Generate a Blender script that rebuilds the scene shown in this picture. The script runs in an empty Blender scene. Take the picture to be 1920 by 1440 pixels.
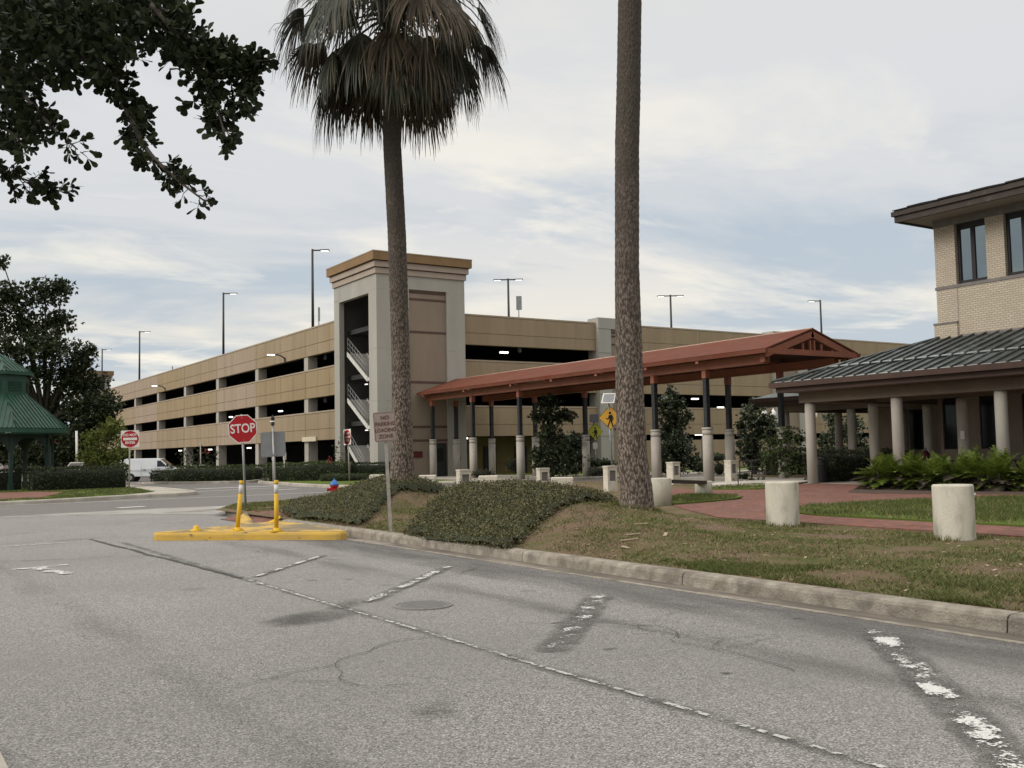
import bpy, math, random
from mathutils import Vector, Matrix, noise as mnoise
R = math.radians
rnd = random.Random(7)
S = bpy.context.scene
COL = S.collection

# ------------------------------------------------------------------ camera
FPX = 1880.0
YAW, PITCH, ROLL, EYE = R(33.0), math.atan(127.2 / FPX), math.atan(.0192), 1.6
_r = Vector((math.cos(YAW), -math.sin(YAW), 0))
_u = Vector((-math.sin(PITCH) * math.sin(YAW), -math.sin(PITCH) * math.cos(YAW), math.cos(PITCH)))
_f = Vector((math.cos(PITCH) * math.sin(YAW), math.cos(PITCH) * math.cos(YAW), math.sin(PITCH)))
_cx = math.cos(ROLL) * _r - math.sin(ROLL) * _u
_cy = math.sin(ROLL) * _r + math.cos(ROLL) * _u
cam = bpy.data.cameras.new('camera')
cam.sensor_fit = 'HORIZONTAL'
cam.sensor_width = 36.0
cam.lens = FPX / 1920 * 36
cam.clip_start = .05
cam.clip_end = 5000
cam_o = bpy.data.objects.new('camera', cam)
COL.objects.link(cam_o)
m3 = Matrix((_cx, _cy, -_f)).transposed()
cam_o.matrix_world = Matrix.Translation((0, 0, EYE)) @ m3.to_4x4()
S.camera = cam_o

# ------------------------------------------------------------------ sky, sun, exposure
SUN_EL, SUN_DIR = R(32), Vector((-.97, .16, 0)).normalized()
w = bpy.data.worlds.new("World")
S.world = w
w.use_nodes = True
nt = w.node_tree
for n in list(nt.nodes):
    nt.nodes.remove(n)


def N(t, kind, **kw):
    n = t.nodes.new(kind)
    for k, v in kw.items():
        if k.startswith('i_'):
            key = k[2:]
            key = int(key) if key.isdigit() else key
            n.inputs[key].default_value = v
        else:
            setattr(n, k, v)
    return n


def L(t, a, ao, b, bi):
    t.links.new(a.outputs[ao], b.inputs[bi])


def ramp(t, pts):
    n = t.nodes.new('ShaderNodeValToRGB')
    e = n.color_ramp.elements
    while len(e) > 1:
        e.remove(e[-1])
    e[0].position = pts[0][0]
    e[0].color = pts[0][1]
    for p, c in pts[1:]:
        x = e.new(p)
        x.color = c
    return n


def g3(a):
    return (a, a, a, 1)


def mixc(t, fac, a, b):
    """mix node; fac/a/b are (node, out) or constants"""
    n = t.nodes.new('ShaderNodeMix')
    n.data_type = 'RGBA'
    for idx, val in ((0, fac), (6, a), (7, b)):
        if isinstance(val, tuple) and not isinstance(val[0], (int, float)):
            t.links.new(val[0].outputs[val[1]], n.inputs[idx])
        else:
            n.inputs[idx].default_value = val
    return n, 2


out = N(nt, 'ShaderNodeOutputWorld')
bg = N(nt, 'ShaderNodeBackground', i_Strength=.1)
sky = N(nt, 'ShaderNodeTexSky')
sky.sky_type = 'NISHITA'
sky.sun_disc = False
sky.sun_elevation = SUN_EL
sky.sun_rotation = math.atan2(SUN_DIR.x, SUN_DIR.y)
tc = N(nt, 'ShaderNodeTexCoord')
sep = N(nt, 'ShaderNodeSeparateXYZ')
L(nt, tc, 'Generated', sep, 0)
zc = N(nt, 'ShaderNodeMath', operation='MAXIMUM', i_1=0.0)
L(nt, sep, 2, zc, 0)
za = N(nt, 'ShaderNodeMath', operation='ADD', i_1=.09)
L(nt, zc, 0, za, 0)
dx = N(nt, 'ShaderNodeMath', operation='DIVIDE')
L(nt, sep, 0, dx, 0); L(nt, za, 0, dx, 1)
dy = N(nt, 'ShaderNodeMath', operation='DIVIDE')
L(nt, sep, 1, dy, 0); L(nt, za, 0, dy, 1)
cmb = N(nt, 'ShaderNodeCombineXYZ')
L(nt, dx, 0, cmb, 0); L(nt, dy, 0, cmb, 1)
rotm = N(nt, 'ShaderNodeMapping')
rotm.inputs['Rotation'].default_value = (0, 0, R(27))
rotm.inputs['Scale'].default_value = (.62, 1.0, 1)
rotm.inputs['Location'].default_value = (1.3, .4, 0)
L(nt, cmb, 0, rotm, 0)
n1 = N(nt, 'ShaderNodeTexNoise', i_Scale=.72, i_Detail=7.0, i_Roughness=.56, i_Distortion=.35)
n2 = N(nt, 'ShaderNodeTexNoise', i_Scale=1.25, i_Detail=9.0, i_Roughness=.6, i_Distortion=.5)
n3 = N(nt, 'ShaderNodeTexNoise', i_Scale=.30, i_Detail=3.0, i_Roughness=.5)
for n in (n1, n2, n3):
    L(nt, rotm, 0, n, 'Vector')
# elevation profile of the overcast deck (cream near the horizon, grey white above)
elev = ramp(nt, [(0, (.60, .66, .69, 1)), (.06, (.70, .72, .71, 1)), (.12, (.88, .83, .735, 1)),
                 (.22, (.70, .715, .73, 1)), (.34, (.72, .73, .745, 1)), (.5, (.74, .73, .71, 1)), (1, (.76, .73, .69, 1))])
L(nt, zc, 0, elev, 0)
blue = ramp(nt, [(.45, g3(0)), (.58, g3(1))])
L(nt, n1, 0, blue, 0)
bl_fade = ramp(nt, [(0.0, g3(.8)), (.22, g3(.95)), (.40, g3(.22)), (1, g3(.12))])
L(nt, zc, 0, bl_fade, 0)
bf = N(nt, 'ShaderNodeMath', operation='MULTIPLY')
L(nt, blue, 0, bf, 0); L(nt, bl_fade, 0, bf, 1)
c1 = mixc(nt, (bf, 0), (elev, 0), (.485, .56, .635, 1))
hi = ramp(nt, [(.51, g3(0)), (.66, g3(1))])
L(nt, n2, 0, hi, 0)
hi_f = ramp(nt, [(0, g3(.3)), (.08, g3(1)), (.24, g3(.9)), (.42, g3(.2)), (1, g3(0.1))])
L(nt, zc, 0, hi_f, 0)
hf = N(nt, 'ShaderNodeMath', operation='MULTIPLY')
L(nt, hi, 0, hf, 0); L(nt, hi_f, 0, hf, 1)
c2 = mixc(nt, (hf, 0), c1, (.96, .91, .80, 1))
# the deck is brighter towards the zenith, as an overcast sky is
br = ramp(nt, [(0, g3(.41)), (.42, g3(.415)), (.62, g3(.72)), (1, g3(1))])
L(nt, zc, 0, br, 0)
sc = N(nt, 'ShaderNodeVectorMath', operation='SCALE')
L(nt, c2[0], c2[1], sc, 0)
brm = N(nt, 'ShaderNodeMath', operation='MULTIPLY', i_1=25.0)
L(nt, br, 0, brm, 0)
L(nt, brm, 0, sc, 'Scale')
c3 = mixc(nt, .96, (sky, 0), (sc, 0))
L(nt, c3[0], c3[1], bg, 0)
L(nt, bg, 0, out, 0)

sl = bpy.data.lights.new('sun', 'SUN')
sl.energy = 1.9
sl.angle = R(28)
sl.color = (1, .95, .88)
so = bpy.data.objects.new('sun', sl)
COL.objects.link(so)
sd = Vector((SUN_DIR.x * math.cos(SUN_EL), SUN_DIR.y * math.cos(SUN_EL), math.sin(SUN_EL)))
so.rotation_euler = (-sd).to_track_quat('-Z', 'Y').to_euler()
so.location = (-10, -10, 40)
S.view_settings.view_transform = 'Standard'
S.view_settings.look = 'None'
S.view_settings.exposure = 0.0
S.view_settings.gamma = 1.0
S.cycles.max_bounces = 6
S.cycles.diffuse_bounces = 3
S.cycles.transparent_max_bounces = 12


# ------------------------------------------------------------------ helpers
def ray(u, v):
    x = (u - 960) / FPX
    y = -(v - 720) / FPX
    return _cx * x + _cy * y + _f


def at(u, v, d):
    """point seen at photo position (u, v), d metres away along the view axis"""
    return Vector((0, 0, EYE)) + ray(u, v) * d


def new_obj(name, me, parent=None):
    o = bpy.data.objects.new(name, me)
    COL.objects.link(o)
    if parent is not None:
        o.parent = parent
    return o


def tag(o, label=None, cat=None, group=None, kind=None):
    if label:
        o['label'] = label
    if cat:
        o['category'] = cat
    if group:
        o['group'] = group
    if kind:
        o['kind'] = kind
    return o


def thing(name, label, cat, loc=(0, 0, 0), group=None):
    o = bpy.data.objects.new(name, None)
    o.empty_display_size = .2
    o.location = loc
    COL.objects.link(o)
    return tag(o, label, cat, group)


def wloc(p):
    v = Vector((0, 0, 0))
    while p is not None:
        v += p.location
        p = p.parent
    return v


class MB:
    def __init__(s):
        s.v, s.f, s.m, s.s = [], [], [], []

    def add(s, vs, fs, mi=0, sm=False):
        b = len(s.v)
        s.v.extend([tuple(x) for x in vs])
        for f in fs:
            s.f.append([b + i for i in f])
            s.m.append(mi)
            s.s.append(sm)
        return s

    def box(s, x0, x1, y0, y1, z0, z1, mi=0):
        vs = [(x0, y0, z0), (x1, y0, z0), (x1, y1, z0), (x0, y1, z0), (x0, y0, z1), (x1, y0, z1), (x1, y1, z1), (x0, y1, z1)]
        return s.add(vs, [(3, 2, 1, 0), (4, 5, 6, 7), (0, 1, 5, 4), (1, 2, 6, 5), (2, 3, 7, 6), (3, 0, 4, 7)], mi)

    def obox(s, c, ax, ay, az, mi=0):
        """oriented box: centre and three half-axis vectors"""
        c, ax, ay, az = Vector(c), Vector(ax), Vector(ay), Vector(az)
        vs = [c + ax * i + ay * j + az * k for k in (-1, 1) for i, j in ((-1, -1), (1, -1), (1, 1), (-1, 1))]
        return s.add(vs, [(3, 2, 1, 0), (4, 5, 6, 7), (0, 1, 5, 4), (1, 2, 6, 5), (2, 3, 7, 6), (3, 0, 4, 7)], mi)

    def quad(s, a, b, c, d, mi=0):
        return s.add([a, b, c, d], [(0, 1, 2, 3)], mi)

    def prism(s, poly, z0, z1, mi=0):
        n = len(poly)
        vs = [(x, y, z0) for x, y in poly] + [(x, y, z1) for x, y in poly]
        fs = [tuple(range(n - 1, -1, -1)), tuple(range(n, 2 * n))]
        fs += [(i, (i + 1) % n, n + (i + 1) % n, n + i) for i in range(n)]
        return s.add(vs, fs, mi)

    def slab(s, pts, th, mi=0):
        """thick panel: planar 3-D polygon extruded along -normal by th"""
        pts = [Vector(p) for p in pts]
        nn = (pts[1] - pts[0]).cross(pts[2] - pts[0]).normalized()
        n = len(pts)
        vs = pts + [p - nn * th for p in pts]
        fs = [tuple(range(n)), tuple(range(2 * n - 1, n - 1, -1))]
        fs += [(i, n + i, n + (i + 1) % n, (i + 1) % n) for i in range(n)]
        return s.add(vs, fs, mi)

    def tube(s, pts, rad, n=8, mi=0, sm=True, cap=True):
        pts = [Vector(p) for p in pts]
        if not isinstance(rad, (list, tuple)):
            rad = [rad] * len(pts)
        vs, fs = [], []
        ref = None
        for i, p in enumerate(pts):
            d = (pts[min(i + 1, len(pts) - 1)] - pts[max(i - 1, 0)]).normalized()
            if ref is None:
                ref = d.orthogonal().normalized()
            a = (ref - d * ref.dot(d))
            a = a.normalized() if a.length > 1e-6 else d.orthogonal().normalized()
            ref = a
            b = d.cross(a)
            for k in range(n):
                t = 2 * math.pi * k / n
                vs.append(p + (a * math.cos(t) + b * math.sin(t)) * rad[i])
        for i in range(len(pts) - 1):
            for k in range(n):
                fs.append((i * n + k, i * n + (k + 1) % n, (i + 1) * n + (k + 1) % n, (i + 1) * n + k))
        s.add(vs, fs, mi, sm)
        if cap:
            b = len(s.v) - len(vs)
            s.f.append([b + k for k in range(n - 1, -1, -1)]); s.m.append(mi); s.s.append(False)
            s.f.append([b + (len(pts) - 1) * n + k for k in range(n)]); s.m.append(mi); s.s.append(False)
        return s

    def lathe(s, prof, c=(0, 0, 0), n=24, mi=0, sm=True):
        vs, fs = [], []
        for r, z in prof:
            for k in range(n):
                t = 2 * math.pi * k / n
                vs.append((c[0] + r * math.cos(t), c[1] + r * math.sin(t), c[2] + z))
        for i in range(len(prof) - 1):
            for k in range(n):
                fs.append((i * n + k, i * n + (k + 1) % n, (i + 1) * n + (k + 1) % n, (i + 1) * n + k))
        fs.append(tuple((len(prof) - 1) * n + k for k in range(n)))
        fs.append(tuple(range(n - 1, -1, -1)))
        return s.add(vs, fs, mi, sm)

    def build(s, name, mats, parent=None, bevel=0, local=False):
        me = bpy.data.meshes.new(name)
        off = Vector((0, 0, 0)) if (local or parent is None) else wloc(parent)
        me.from_pydata([(v[0] - off.x, v[1] - off.y, v[2] - off.z) for v in s.v], [], s.f)
        if not isinstance(mats, (list, tuple)):
            mats = [mats]
        for m in mats:
            me.materials.append(m)
        me.polygons.foreach_set('material_index', s.m)
        me.polygons.foreach_set('use_smooth', s.s)
        me.update()
        o = new_obj(name, me, parent)
        if bevel:
            b = o.modifiers.new('bevel', 'BEVEL')
            b.width = bevel
            b.segments = 2
            b.limit_method = 'ANGLE'
            b.angle_limit = R(40)
        return o


def base_mat(name):
    m = bpy.data.materials.new(name)
    m.use_nodes = True
    t = m.node_tree
    for n in list(t.nodes):
        t.nodes.remove(n)
    o = N(t, 'ShaderNodeOutputMaterial')
    p = N(t, 'ShaderNodeBsdfPrincipled')
    L(t, p, 0, o, 0)
    return m, t, p, o


def rgb(c):
    return (c[0], c[1], c[2], 1)


def mat(name, c1, c2=None, scale=4., rough=.8, bump=0., bscale=60., metallic=0., detail=6., spec=.3,
        stretch=(1, 1, 1), lo=.35, hi=.65, c3=None, scale3=.7, lo3=.5, hi3=.7):
    m, t, p, o = base_mat(name)
    p.inputs['Roughness'].default_value = rough
    p.inputs['Metallic'].default_value = metallic
    p.inputs['Specular IOR Level'].default_value = spec
    tcn = N(t, 'ShaderNodeTexCoord')
    mp = N(t, 'ShaderNodeMapping')
    mp.inputs['Scale'].default_value = stretch
    L(t, tcn, 'Object', mp, 0)
    if c2 is None:
        c2 = tuple(x * .82 for x in c1)
    nz = N(t, 'ShaderNodeTexNoise', i_Scale=scale, i_Detail=detail, i_Roughness=.6)
    L(t, mp, 0, nz, 'Vector')
    rp = ramp(t, [(lo, rgb(c1)), (hi, rgb(c2))])
    L(t, nz, 0, rp, 0)
    col = (rp, 0)
    if c3 is not None:
        nz3 = N(t, 'ShaderNodeTexNoise', i_Scale=scale3, i_Detail=4., i_Roughness=.6)
        L(t, mp, 0, nz3, 'Vector')
        r3 = ramp(t, [(lo3, g3(0)), (hi3, g3(1))])
        L(t, nz3, 0, r3, 0)
        col = mixc(t, (r3, 0), col, rgb(c3))
    t.links.new(col[0].outputs[col[1]], p.inputs['Base Color'])
    if bump:
        nb = N(t, 'ShaderNodeTexNoise', i_Scale=bscale, i_Detail=4.)
        L(t, tcn, 'Object', nb, 'Vector')
        bn = N(t, 'ShaderNodeBump', i_Strength=bump, i_Distance=.02)
        L(t, nb, 0, bn, 'Height')
        L(t, bn, 0, p, 'Normal')
    return m


def leaf_mat(name, c1, c2, rough=.55, trans=.15, scale=1.6, spec=.25, c3=None):
    m, t, p, o = base_mat(name)
    p.inputs['Roughness'].default_value = rough
    p.inputs['Specular IOR Level'].default_value = spec
    geo = N(t, 'ShaderNodeNewGeometry')
    rp = ramp(t, [(0, rgb(c1)), (1, rgb(c2))] if c3 is None else [(0, rgb(c1)), (.80, rgb(c2)), (.86, rgb(c3)), (1, rgb(tuple(x * 1.3 for x in c3)))])
    L(t, geo, 'Random Per Island', rp, 0)
    L(t, rp, 0, p, 'Base Color')
    if trans:
        tr = N(t, 'ShaderNodeBsdfTranslucent')
        L(t, rp, 0, tr, 0)
        mx = N(t, 'ShaderNodeMixShader', i_0=trans)
        L(t, p, 0, mx, 1); L(t, tr, 0, mx, 2)
        L(t, mx, 0, o, 0)
    return m


def emit_mat(name, c, strength):
    m, t, p, o = base_mat(name)
    p.inputs['Base Color'].default_value = rgb(c)
    p.inputs['Emission Color'].default_value = rgb(c)
    p.inputs['Emission Strength'].default_value = strength
    return m


def brick_mat(name, c1, c2, cm, bw, bh, mortar, axes='wall', rough=.85, dirt=None):
    m, t, p, o = base_mat(name)
    p.inputs['Roughness'].default_value = rough
    p.inputs['Specular IOR Level'].default_value = .2
    tcn = N(t, 'ShaderNodeTexCoord')
    src = (tcn, 'Object')
    if axes == 'wall':
        sx = N(t, 'ShaderNodeSeparateXYZ')
        L(t, tcn, 'Object', sx, 0)
        ad = N(t, 'ShaderNodeMath', operation='ADD')
        L(t, sx, 0, ad, 0); L(t, sx, 1, ad, 1)
        cb = N(t, 'ShaderNodeCombineXYZ')
        L(t, ad, 0, cb, 0); L(t, sx, 2, cb, 1)
        src = (cb, 0)
    bt = N(t, 'ShaderNodeTexBrick')
    bt.inputs['Scale'].default_value = 1
    bt.inputs['Brick Width'].default_value = bw
    bt.inputs['Row Height'].default_value = bh
    bt.inputs['Mortar Size'].default_value = mortar
    bt.inputs['Color1'].default_value = rgb(c1)
    bt.inputs['Color2'].default_value = rgb(c2)
    bt.inputs['Mortar'].default_value = rgb(cm)
    t.links.new(src[0].outputs[src[1]], bt.inputs['Vector'])
    nz = N(t, 'ShaderNodeTexNoise', i_Scale=1.1, i_Detail=6., i_Roughness=.65)
    L(t, tcn, 'Object', nz, 'Vector')
    r = ramp(t, [(.35, g3(0)), (.7, g3(.55))])
    L(t, nz, 0, r, 0)
    d = dirt or tuple(x * .6 for x in c1)
    c = mixc(t, (r, 0), (bt, 0), rgb(d))
    t.links.new(c[0].outputs[c[1]], p.inputs['Base Color'])
    bn = N(t, 'ShaderNodeBump', i_Strength=.4, i_Distance=.01)
    bn.invert = True
    L(t, bt, 1, bn, 'Height')
    L(t, bn, 0, p, 'Normal')
    return m


# ------------------------------------------------------------------ materials
def asphalt_mat(name, dark, light, patch, fine=95.):
    m, t, p, o = base_mat(name)
    p.inputs['Roughness'].default_value = .9
    p.inputs['Specular IOR Level'].default_value = .25
    tcn = N(t, 'ShaderNodeTexCoord')
    vo = N(t, 'ShaderNodeTexVoronoi', i_Scale=fine, i_Randomness=1.0)
    L(t, tcn, 'Object', vo, 'Vector')
    sepc = N(t, 'ShaderNodeSeparateColor')
    L(t, vo, 'Color', sepc, 0)
    rp = ramp(t, [(0, rgb(dark)), (.45, rgb(tuple((a + b) / 2 for a, b in zip(dark, light)))), (.85, rgb(light)),
                  (1, rgb(tuple(x * 1.45 for x in light)))])
    L(t, sepc, 0, rp, 0)
    n1 = N(t, 'ShaderNodeTexNoise', i_Scale=.32, i_Detail=5., i_Roughness=.62)
    L(t, tcn, 'Object', n1, 'Vector')
    r1 = ramp(t, [(.34, g3(0)), (.66, g3(.6))])
    L(t, n1, 0, r1, 0)
    mul = mixc(t, (r1, 0), (rp, 0), rgb(patch))
    n2 = N(t, 'ShaderNodeTexNoise', i_Scale=2.2, i_Detail=7., i_Roughness=.7)
    L(t, tcn, 'Object', n2, 'Vector')
    r2 = ramp(t, [(.6, g3(0)), (.8, g3(.5))])
    L(t, n2, 0, r2, 0)
    mul2 = mixc(t, (r2, 0), mul, rgb(tuple(x * .9 for x in dark)))
    t.links.new(mul2[0].outputs[mul2[1]], p.inputs['Base Color'])
    bn = N(t, 'ShaderNodeBump', i_Strength=.5, i_Distance=.006)
    L(t, vo, 'Distance', bn, 'Height')
    L(t, bn, 0, p, 'Normal')
    return m


ASPH = asphalt_mat('old_asphalt', (.082, .077, .072), (.350, .335, .314), (.186, .178, .166), 108.)
STREET = asphalt_mat('street_asphalt', (.09, .084, .078), (.20, .188, .174), (.145, .136, .126), 110.)
CONC = mat('kerb_concrete', (.34, .305, .25), (.20, .175, .14), 6., .9, .8, 45, c3=(.10, .085, .066), scale3=2.6, lo3=.50, hi3=.78)
GUTTER = mat('gutter_concrete', (.17, .145, .115), (.10, .085, .07), 2.2, .9, .5, 60, stretch=(3, .5, 1), c3=(.30, .265, .22), scale3=.9)
PAVE = mat('pavement_concrete', (.42, .385, .33), (.32, .29, .245), 1.6, .9, .3, 60, c3=(.24, .21, .17))
APRON = mat('apron_concrete', (.36, .345, .315), (.24, .225, .205), .9, .9, .3, 60, c3=(.16, .148, .135), scale3=.6)
BRICKP = brick_mat('brick_paving', (.235, .088, .062), (.115, .050, .042), (.09, .06, .046), .24, .12, .010, 'ground', dirt=(.20, .118, .088))
WHITE = mat('white_masonry', (.52, .485, .40), (.43, .40, .325), 3., .85, .35, 30, stretch=(1, 1, .35), c3=(.20, .205, .155), scale3=3.2, lo3=.47, hi3=.72)
WHITEP = mat('white_painted_block', (.60, .55, .46), (.52, .475, .395), 4., .8, .2, 40, c3=(.36, .33, .27), scale3=3.)
YEL = mat('yellow_paint', (.56, .36, .085), (.46, .29, .07), 5., .8, .35, 40, c3=(.20, .165, .105), scale3=1.7, lo3=.45, hi3=.60, stretch=(1, .6, 1))
YEL_WORN = mat('worn_yellow_paint', (.58, .36, .06), (.46, .30, .08), 4., .8, .3, 50, c3=(.12, .10, .075), scale3=7., lo3=.60, hi3=.70, stretch=(.6, .6, 2))
YEL_POST = mat('yellow_plastic', (.66, .40, .02), (.60, .36, .02), 6., .5, 0)
REFL = mat('reflective_band', (.62, .62, .60), (.5, .5, .48), 30., .4)
STEEL = mat('galvanised_steel', (.33, .33, .32), (.25, .25, .245), 8., .45, 0, metallic=.5)
POLEW = mat('weathered_pole', (.42, .38, .33), (.30, .27, .24), 7., .6, 0, metallic=.2)
DARKM = mat('dark_metal', (.032, .034, .036), (.022, .023, .025), 5., .45, 0)
DBRONZE = mat('dark_bronze', (.05, .045, .04), (.035, .03, .028), 5., .5, 0)
REDS = mat('sign_red', (.42, .012, .018), (.36, .010, .016), 4., .45)
SWHITE = mat('sign_white', (.78, .74, .70), (.70, .66, .62), 5., .5)
SOLD = mat('faded_sign', (.31, .245, .215), (.25, .198, .175), 4., .6)
SOLDT = mat('faded_letters', (.135, .048, .043), (.11, .04, .036), 9., .6)
SGREY = mat('sign_back', (.27, .275, .28), (.22, .225, .23), 5., .45, metallic=.3)
SYEL = mat('sign_amber', (.72, .40, .05), (.66, .36, .05), 4., .5)
SYGR = mat('sign_yellow_green', (.42, .42, .04), (.36, .36, .03), 4., .5)
BLACK = mat('black_paint', (.014, .014, .015), (.02, .02, .02), 5., .5)
MAROON = mat('maroon_plate', (.09, .015, .018), (.07, .012, .014), 4., .5)
HYRED = mat('hydrant_red', (.44, .016, .02), (.36, .012, .016), 5., .4)
HYBLUE = mat('hydrant_blue', (.035, .15, .42), (.03, .12, .36), 5., .4)
LITW = emit_mat('lit_lamp', (1., .97, .9), 1.6)
LITW2 = emit_mat('lit_fixture', (1., .96, .88), 3.)


def trunk_mat():
    m, t, p, o = base_mat('palm_bark')
    p.inputs['Roughness'].default_value = .95
    p.inputs['Specular IOR Level'].default_value = .15
    tcn = N(t, 'ShaderNodeTexCoord')
    mp = N(t, 'ShaderNodeMapping')
    mp.inputs['Scale'].default_value = (1, 1, .7)
    L(t, tcn, 'Object', mp, 0)
    n1 = N(t, 'ShaderNodeTexNoise', i_Scale=26., i_Detail=6., i_Roughness=.7)
    n2 = N(t, 'ShaderNodeTexNoise', i_Scale=3.2, i_Detail=4., i_Roughness=.6)
    n3 = N(t, 'ShaderNodeTexNoise', i_Scale=36., i_Detail=2.)
    for n in (n1, n2, n3):
        L(t, mp, 0, n, 'Vector')
    mpv = N(t, 'ShaderNodeMapping')
    mpv.inputs['Scale'].default_value = (1, 1, .42)
    L(t, tcn, 'Object', mpv, 0)
    dist = mixc(t, .06, (mpv, 0), (n2, 1))
    vv = N(t, 'ShaderNodeTexVoronoi', i_Scale=29.)
    L(t, dist[0], dist[1], vv, 'Vector')
    vs_ = N(t, 'ShaderNodeMath', operation='MULTIPLY_ADD', i_1=.55, i_2=-.28)
    L(t, n1, 0, vs_, 0)
    va = N(t, 'ShaderNodeMath', operation='ADD')
    L(t, vv, 'Distance', va, 0); L(t, vs_, 0, va, 1)
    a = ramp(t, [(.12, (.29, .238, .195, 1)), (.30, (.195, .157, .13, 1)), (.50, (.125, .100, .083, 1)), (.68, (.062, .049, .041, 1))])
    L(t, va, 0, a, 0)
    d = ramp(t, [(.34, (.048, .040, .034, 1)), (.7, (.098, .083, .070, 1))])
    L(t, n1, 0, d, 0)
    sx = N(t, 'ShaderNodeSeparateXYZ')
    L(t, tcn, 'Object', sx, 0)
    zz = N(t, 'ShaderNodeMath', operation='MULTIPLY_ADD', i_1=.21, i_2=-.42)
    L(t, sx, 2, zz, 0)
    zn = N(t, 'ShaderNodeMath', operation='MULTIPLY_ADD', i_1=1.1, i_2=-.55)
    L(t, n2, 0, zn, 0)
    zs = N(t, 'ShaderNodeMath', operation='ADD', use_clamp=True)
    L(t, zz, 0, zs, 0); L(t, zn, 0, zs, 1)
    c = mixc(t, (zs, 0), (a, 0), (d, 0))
    fl = ramp(t, [(.60, g3(0)), (.66, g3(.8))])
    L(t, n3, 0, fl, 0)
    fz = N(t, 'ShaderNodeMath', operation='MULTIPLY_ADD', i_1=-.82, i_2=1.0)
    L(t, zs, 0, fz, 0)
    ff = N(t, 'ShaderNodeMath', operation='MULTIPLY')
    L(t, fl, 0, ff, 0); L(t, fz, 0, ff, 1)
    c = mixc(t, (ff, 0), c, (.27, .215, .165, 1))
    t.links.new(c[0].outputs[c[1]], p.inputs['Base Color'])
    bn = N(t, 'ShaderNodeBump', i_Strength=.8, i_Distance=.02)
    bn.invert = True
    L(t, va, 0, bn, 'Height')
    L(t, bn, 0, p, 'Normal')
    return m


TRUNK = trunk_mat()
BARK = mat('oak_bark', (.09, .075, .06), (.05, .042, .035), 12., .95, .8, 30, stretch=(1, 1, .3))
PALMG = leaf_mat('palm_green', (.010, .014, .007), (.070, .074, .042), .5, .12, c3=(.14, .112, .075))
PALMD = leaf_mat('palm_dry', (.035, .028, .019), (.185, .14, .095), .7, .12)
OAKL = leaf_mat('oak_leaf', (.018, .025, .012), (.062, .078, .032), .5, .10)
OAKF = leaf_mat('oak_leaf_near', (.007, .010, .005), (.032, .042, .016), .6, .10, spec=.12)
MAGL = leaf_mat('magnolia_leaf', (.024, .036, .018), (.075, .092, .042), .35, .05, spec=.5)
MAGB = leaf_mat('magnolia_underside', (.09, .055, .025), (.13, .08, .035), .6, .1)
YTREE = leaf_mat('light_green_leaf', (.10, .13, .025), (.20, .22, .06), .6, .3)
HEDGE = leaf_mat('hedge_leaf', (.026, .042, .013), (.088, .115, .034), .55, .1)
HEDGED = leaf_mat('dark_hedge_leaf', (.015, .021, .011), (.050, .062, .025), .55, .1)
IVYL = leaf_mat('ivy_leaf', (.026, .027, .008), (.165, .148, .052), .5, .1, spec=.4)
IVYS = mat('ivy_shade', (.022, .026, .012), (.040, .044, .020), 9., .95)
CYC = leaf_mat('cycad_leaf', (.045, .075, .010), (.19, .24, .04), .5, .15)
CYCD = leaf_mat('cycad_old_leaf', (.05, .045, .028), (.11, .09, .06), .7, .1)
REDL = leaf_mat('red_blossom', (.20, .025, .025), (.30, .05, .045), .6, .2)
GRASSG = leaf_mat('grass_green', (.048, .070, .016), (.150, .170, .050), .7, .25)
GRASSY = leaf_mat('grass_straw', (.17, .145, .065), (.30, .25, .13), .8, .2)
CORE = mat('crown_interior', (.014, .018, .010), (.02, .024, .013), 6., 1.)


def lawn_mat(name, dry, gcol=((.040, .052, .014, 1), (.088, .098, .030, 1), (.15, .145, .055, 1))):
    m, t, p, o = base_mat(name)
    p.inputs['Roughness'].default_value = .95
    p.inputs['Specular IOR Level'].default_value = .1
    tcn = N(t, 'ShaderNodeTexCoord')
    nf = N(t, 'ShaderNodeTexNoise', i_Scale=38., i_Detail=6., i_Roughness=.75)
    L(t, tcn, 'Object', nf, 'Vector')
    rg = ramp(t, [(.3, gcol[0]), (.5, gcol[1]), (.7, gcol[2])])
    L(t, nf, 0, rg, 0)
    rd = ramp(t, [(.3, (.105, .068, .045, 1)), (.55, (.185, .13, .088, 1)), (.75, (.34, .26, .19, 1))])
    L(t, nf, 0, rd, 0)
    nm = N(t, 'ShaderNodeTexNoise', i_Scale=.85, i_Detail=8., i_Roughness=.68)
    L(t, tcn, 'Object', nm, 'Vector')
    rm = ramp(t, [(dry - .08, g3(0)), (dry + .09, g3(1))])
    L(t, nm, 0, rm, 0)
    c = mixc(t, (rm, 0), (rg, 0), (rd, 0))
    t.links.new(c[0].outputs[c[1]], p.inputs['Base Color'])
    bn = N(t, 'ShaderNodeBump', i_Strength=.9, i_Distance=.03)
    L(t, nf, 0, bn, 'Height')
    L(t, bn, 0, p, 'Normal')
    return m


LAWNDRY = lawn_mat('patchy_lawn', .455)
LAWNG = lawn_mat('green_lawn', .70, ((.052, .078, .014, 1), (.095, .130, .026, 1), (.15, .175, .045, 1)))
DIRT = mat('bare_soil', (.20, .135, .095), (.13, .088, .062), 9., .95, .8, 30, c3=(.26, .19, .14), scale3=3.)
MULCH = mat('bark_mulch', (.10, .065, .048), (.055, .038, .03), 30., .95, 1., 40)
GRAVEL = mat('white_gravel', (.66, .61, .53), (.34, .31, .27), 30., .9, 1., 40)
GRND = mat('far_ground', (.09, .10, .04), (.12, .11, .06), .2, .95)

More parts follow.
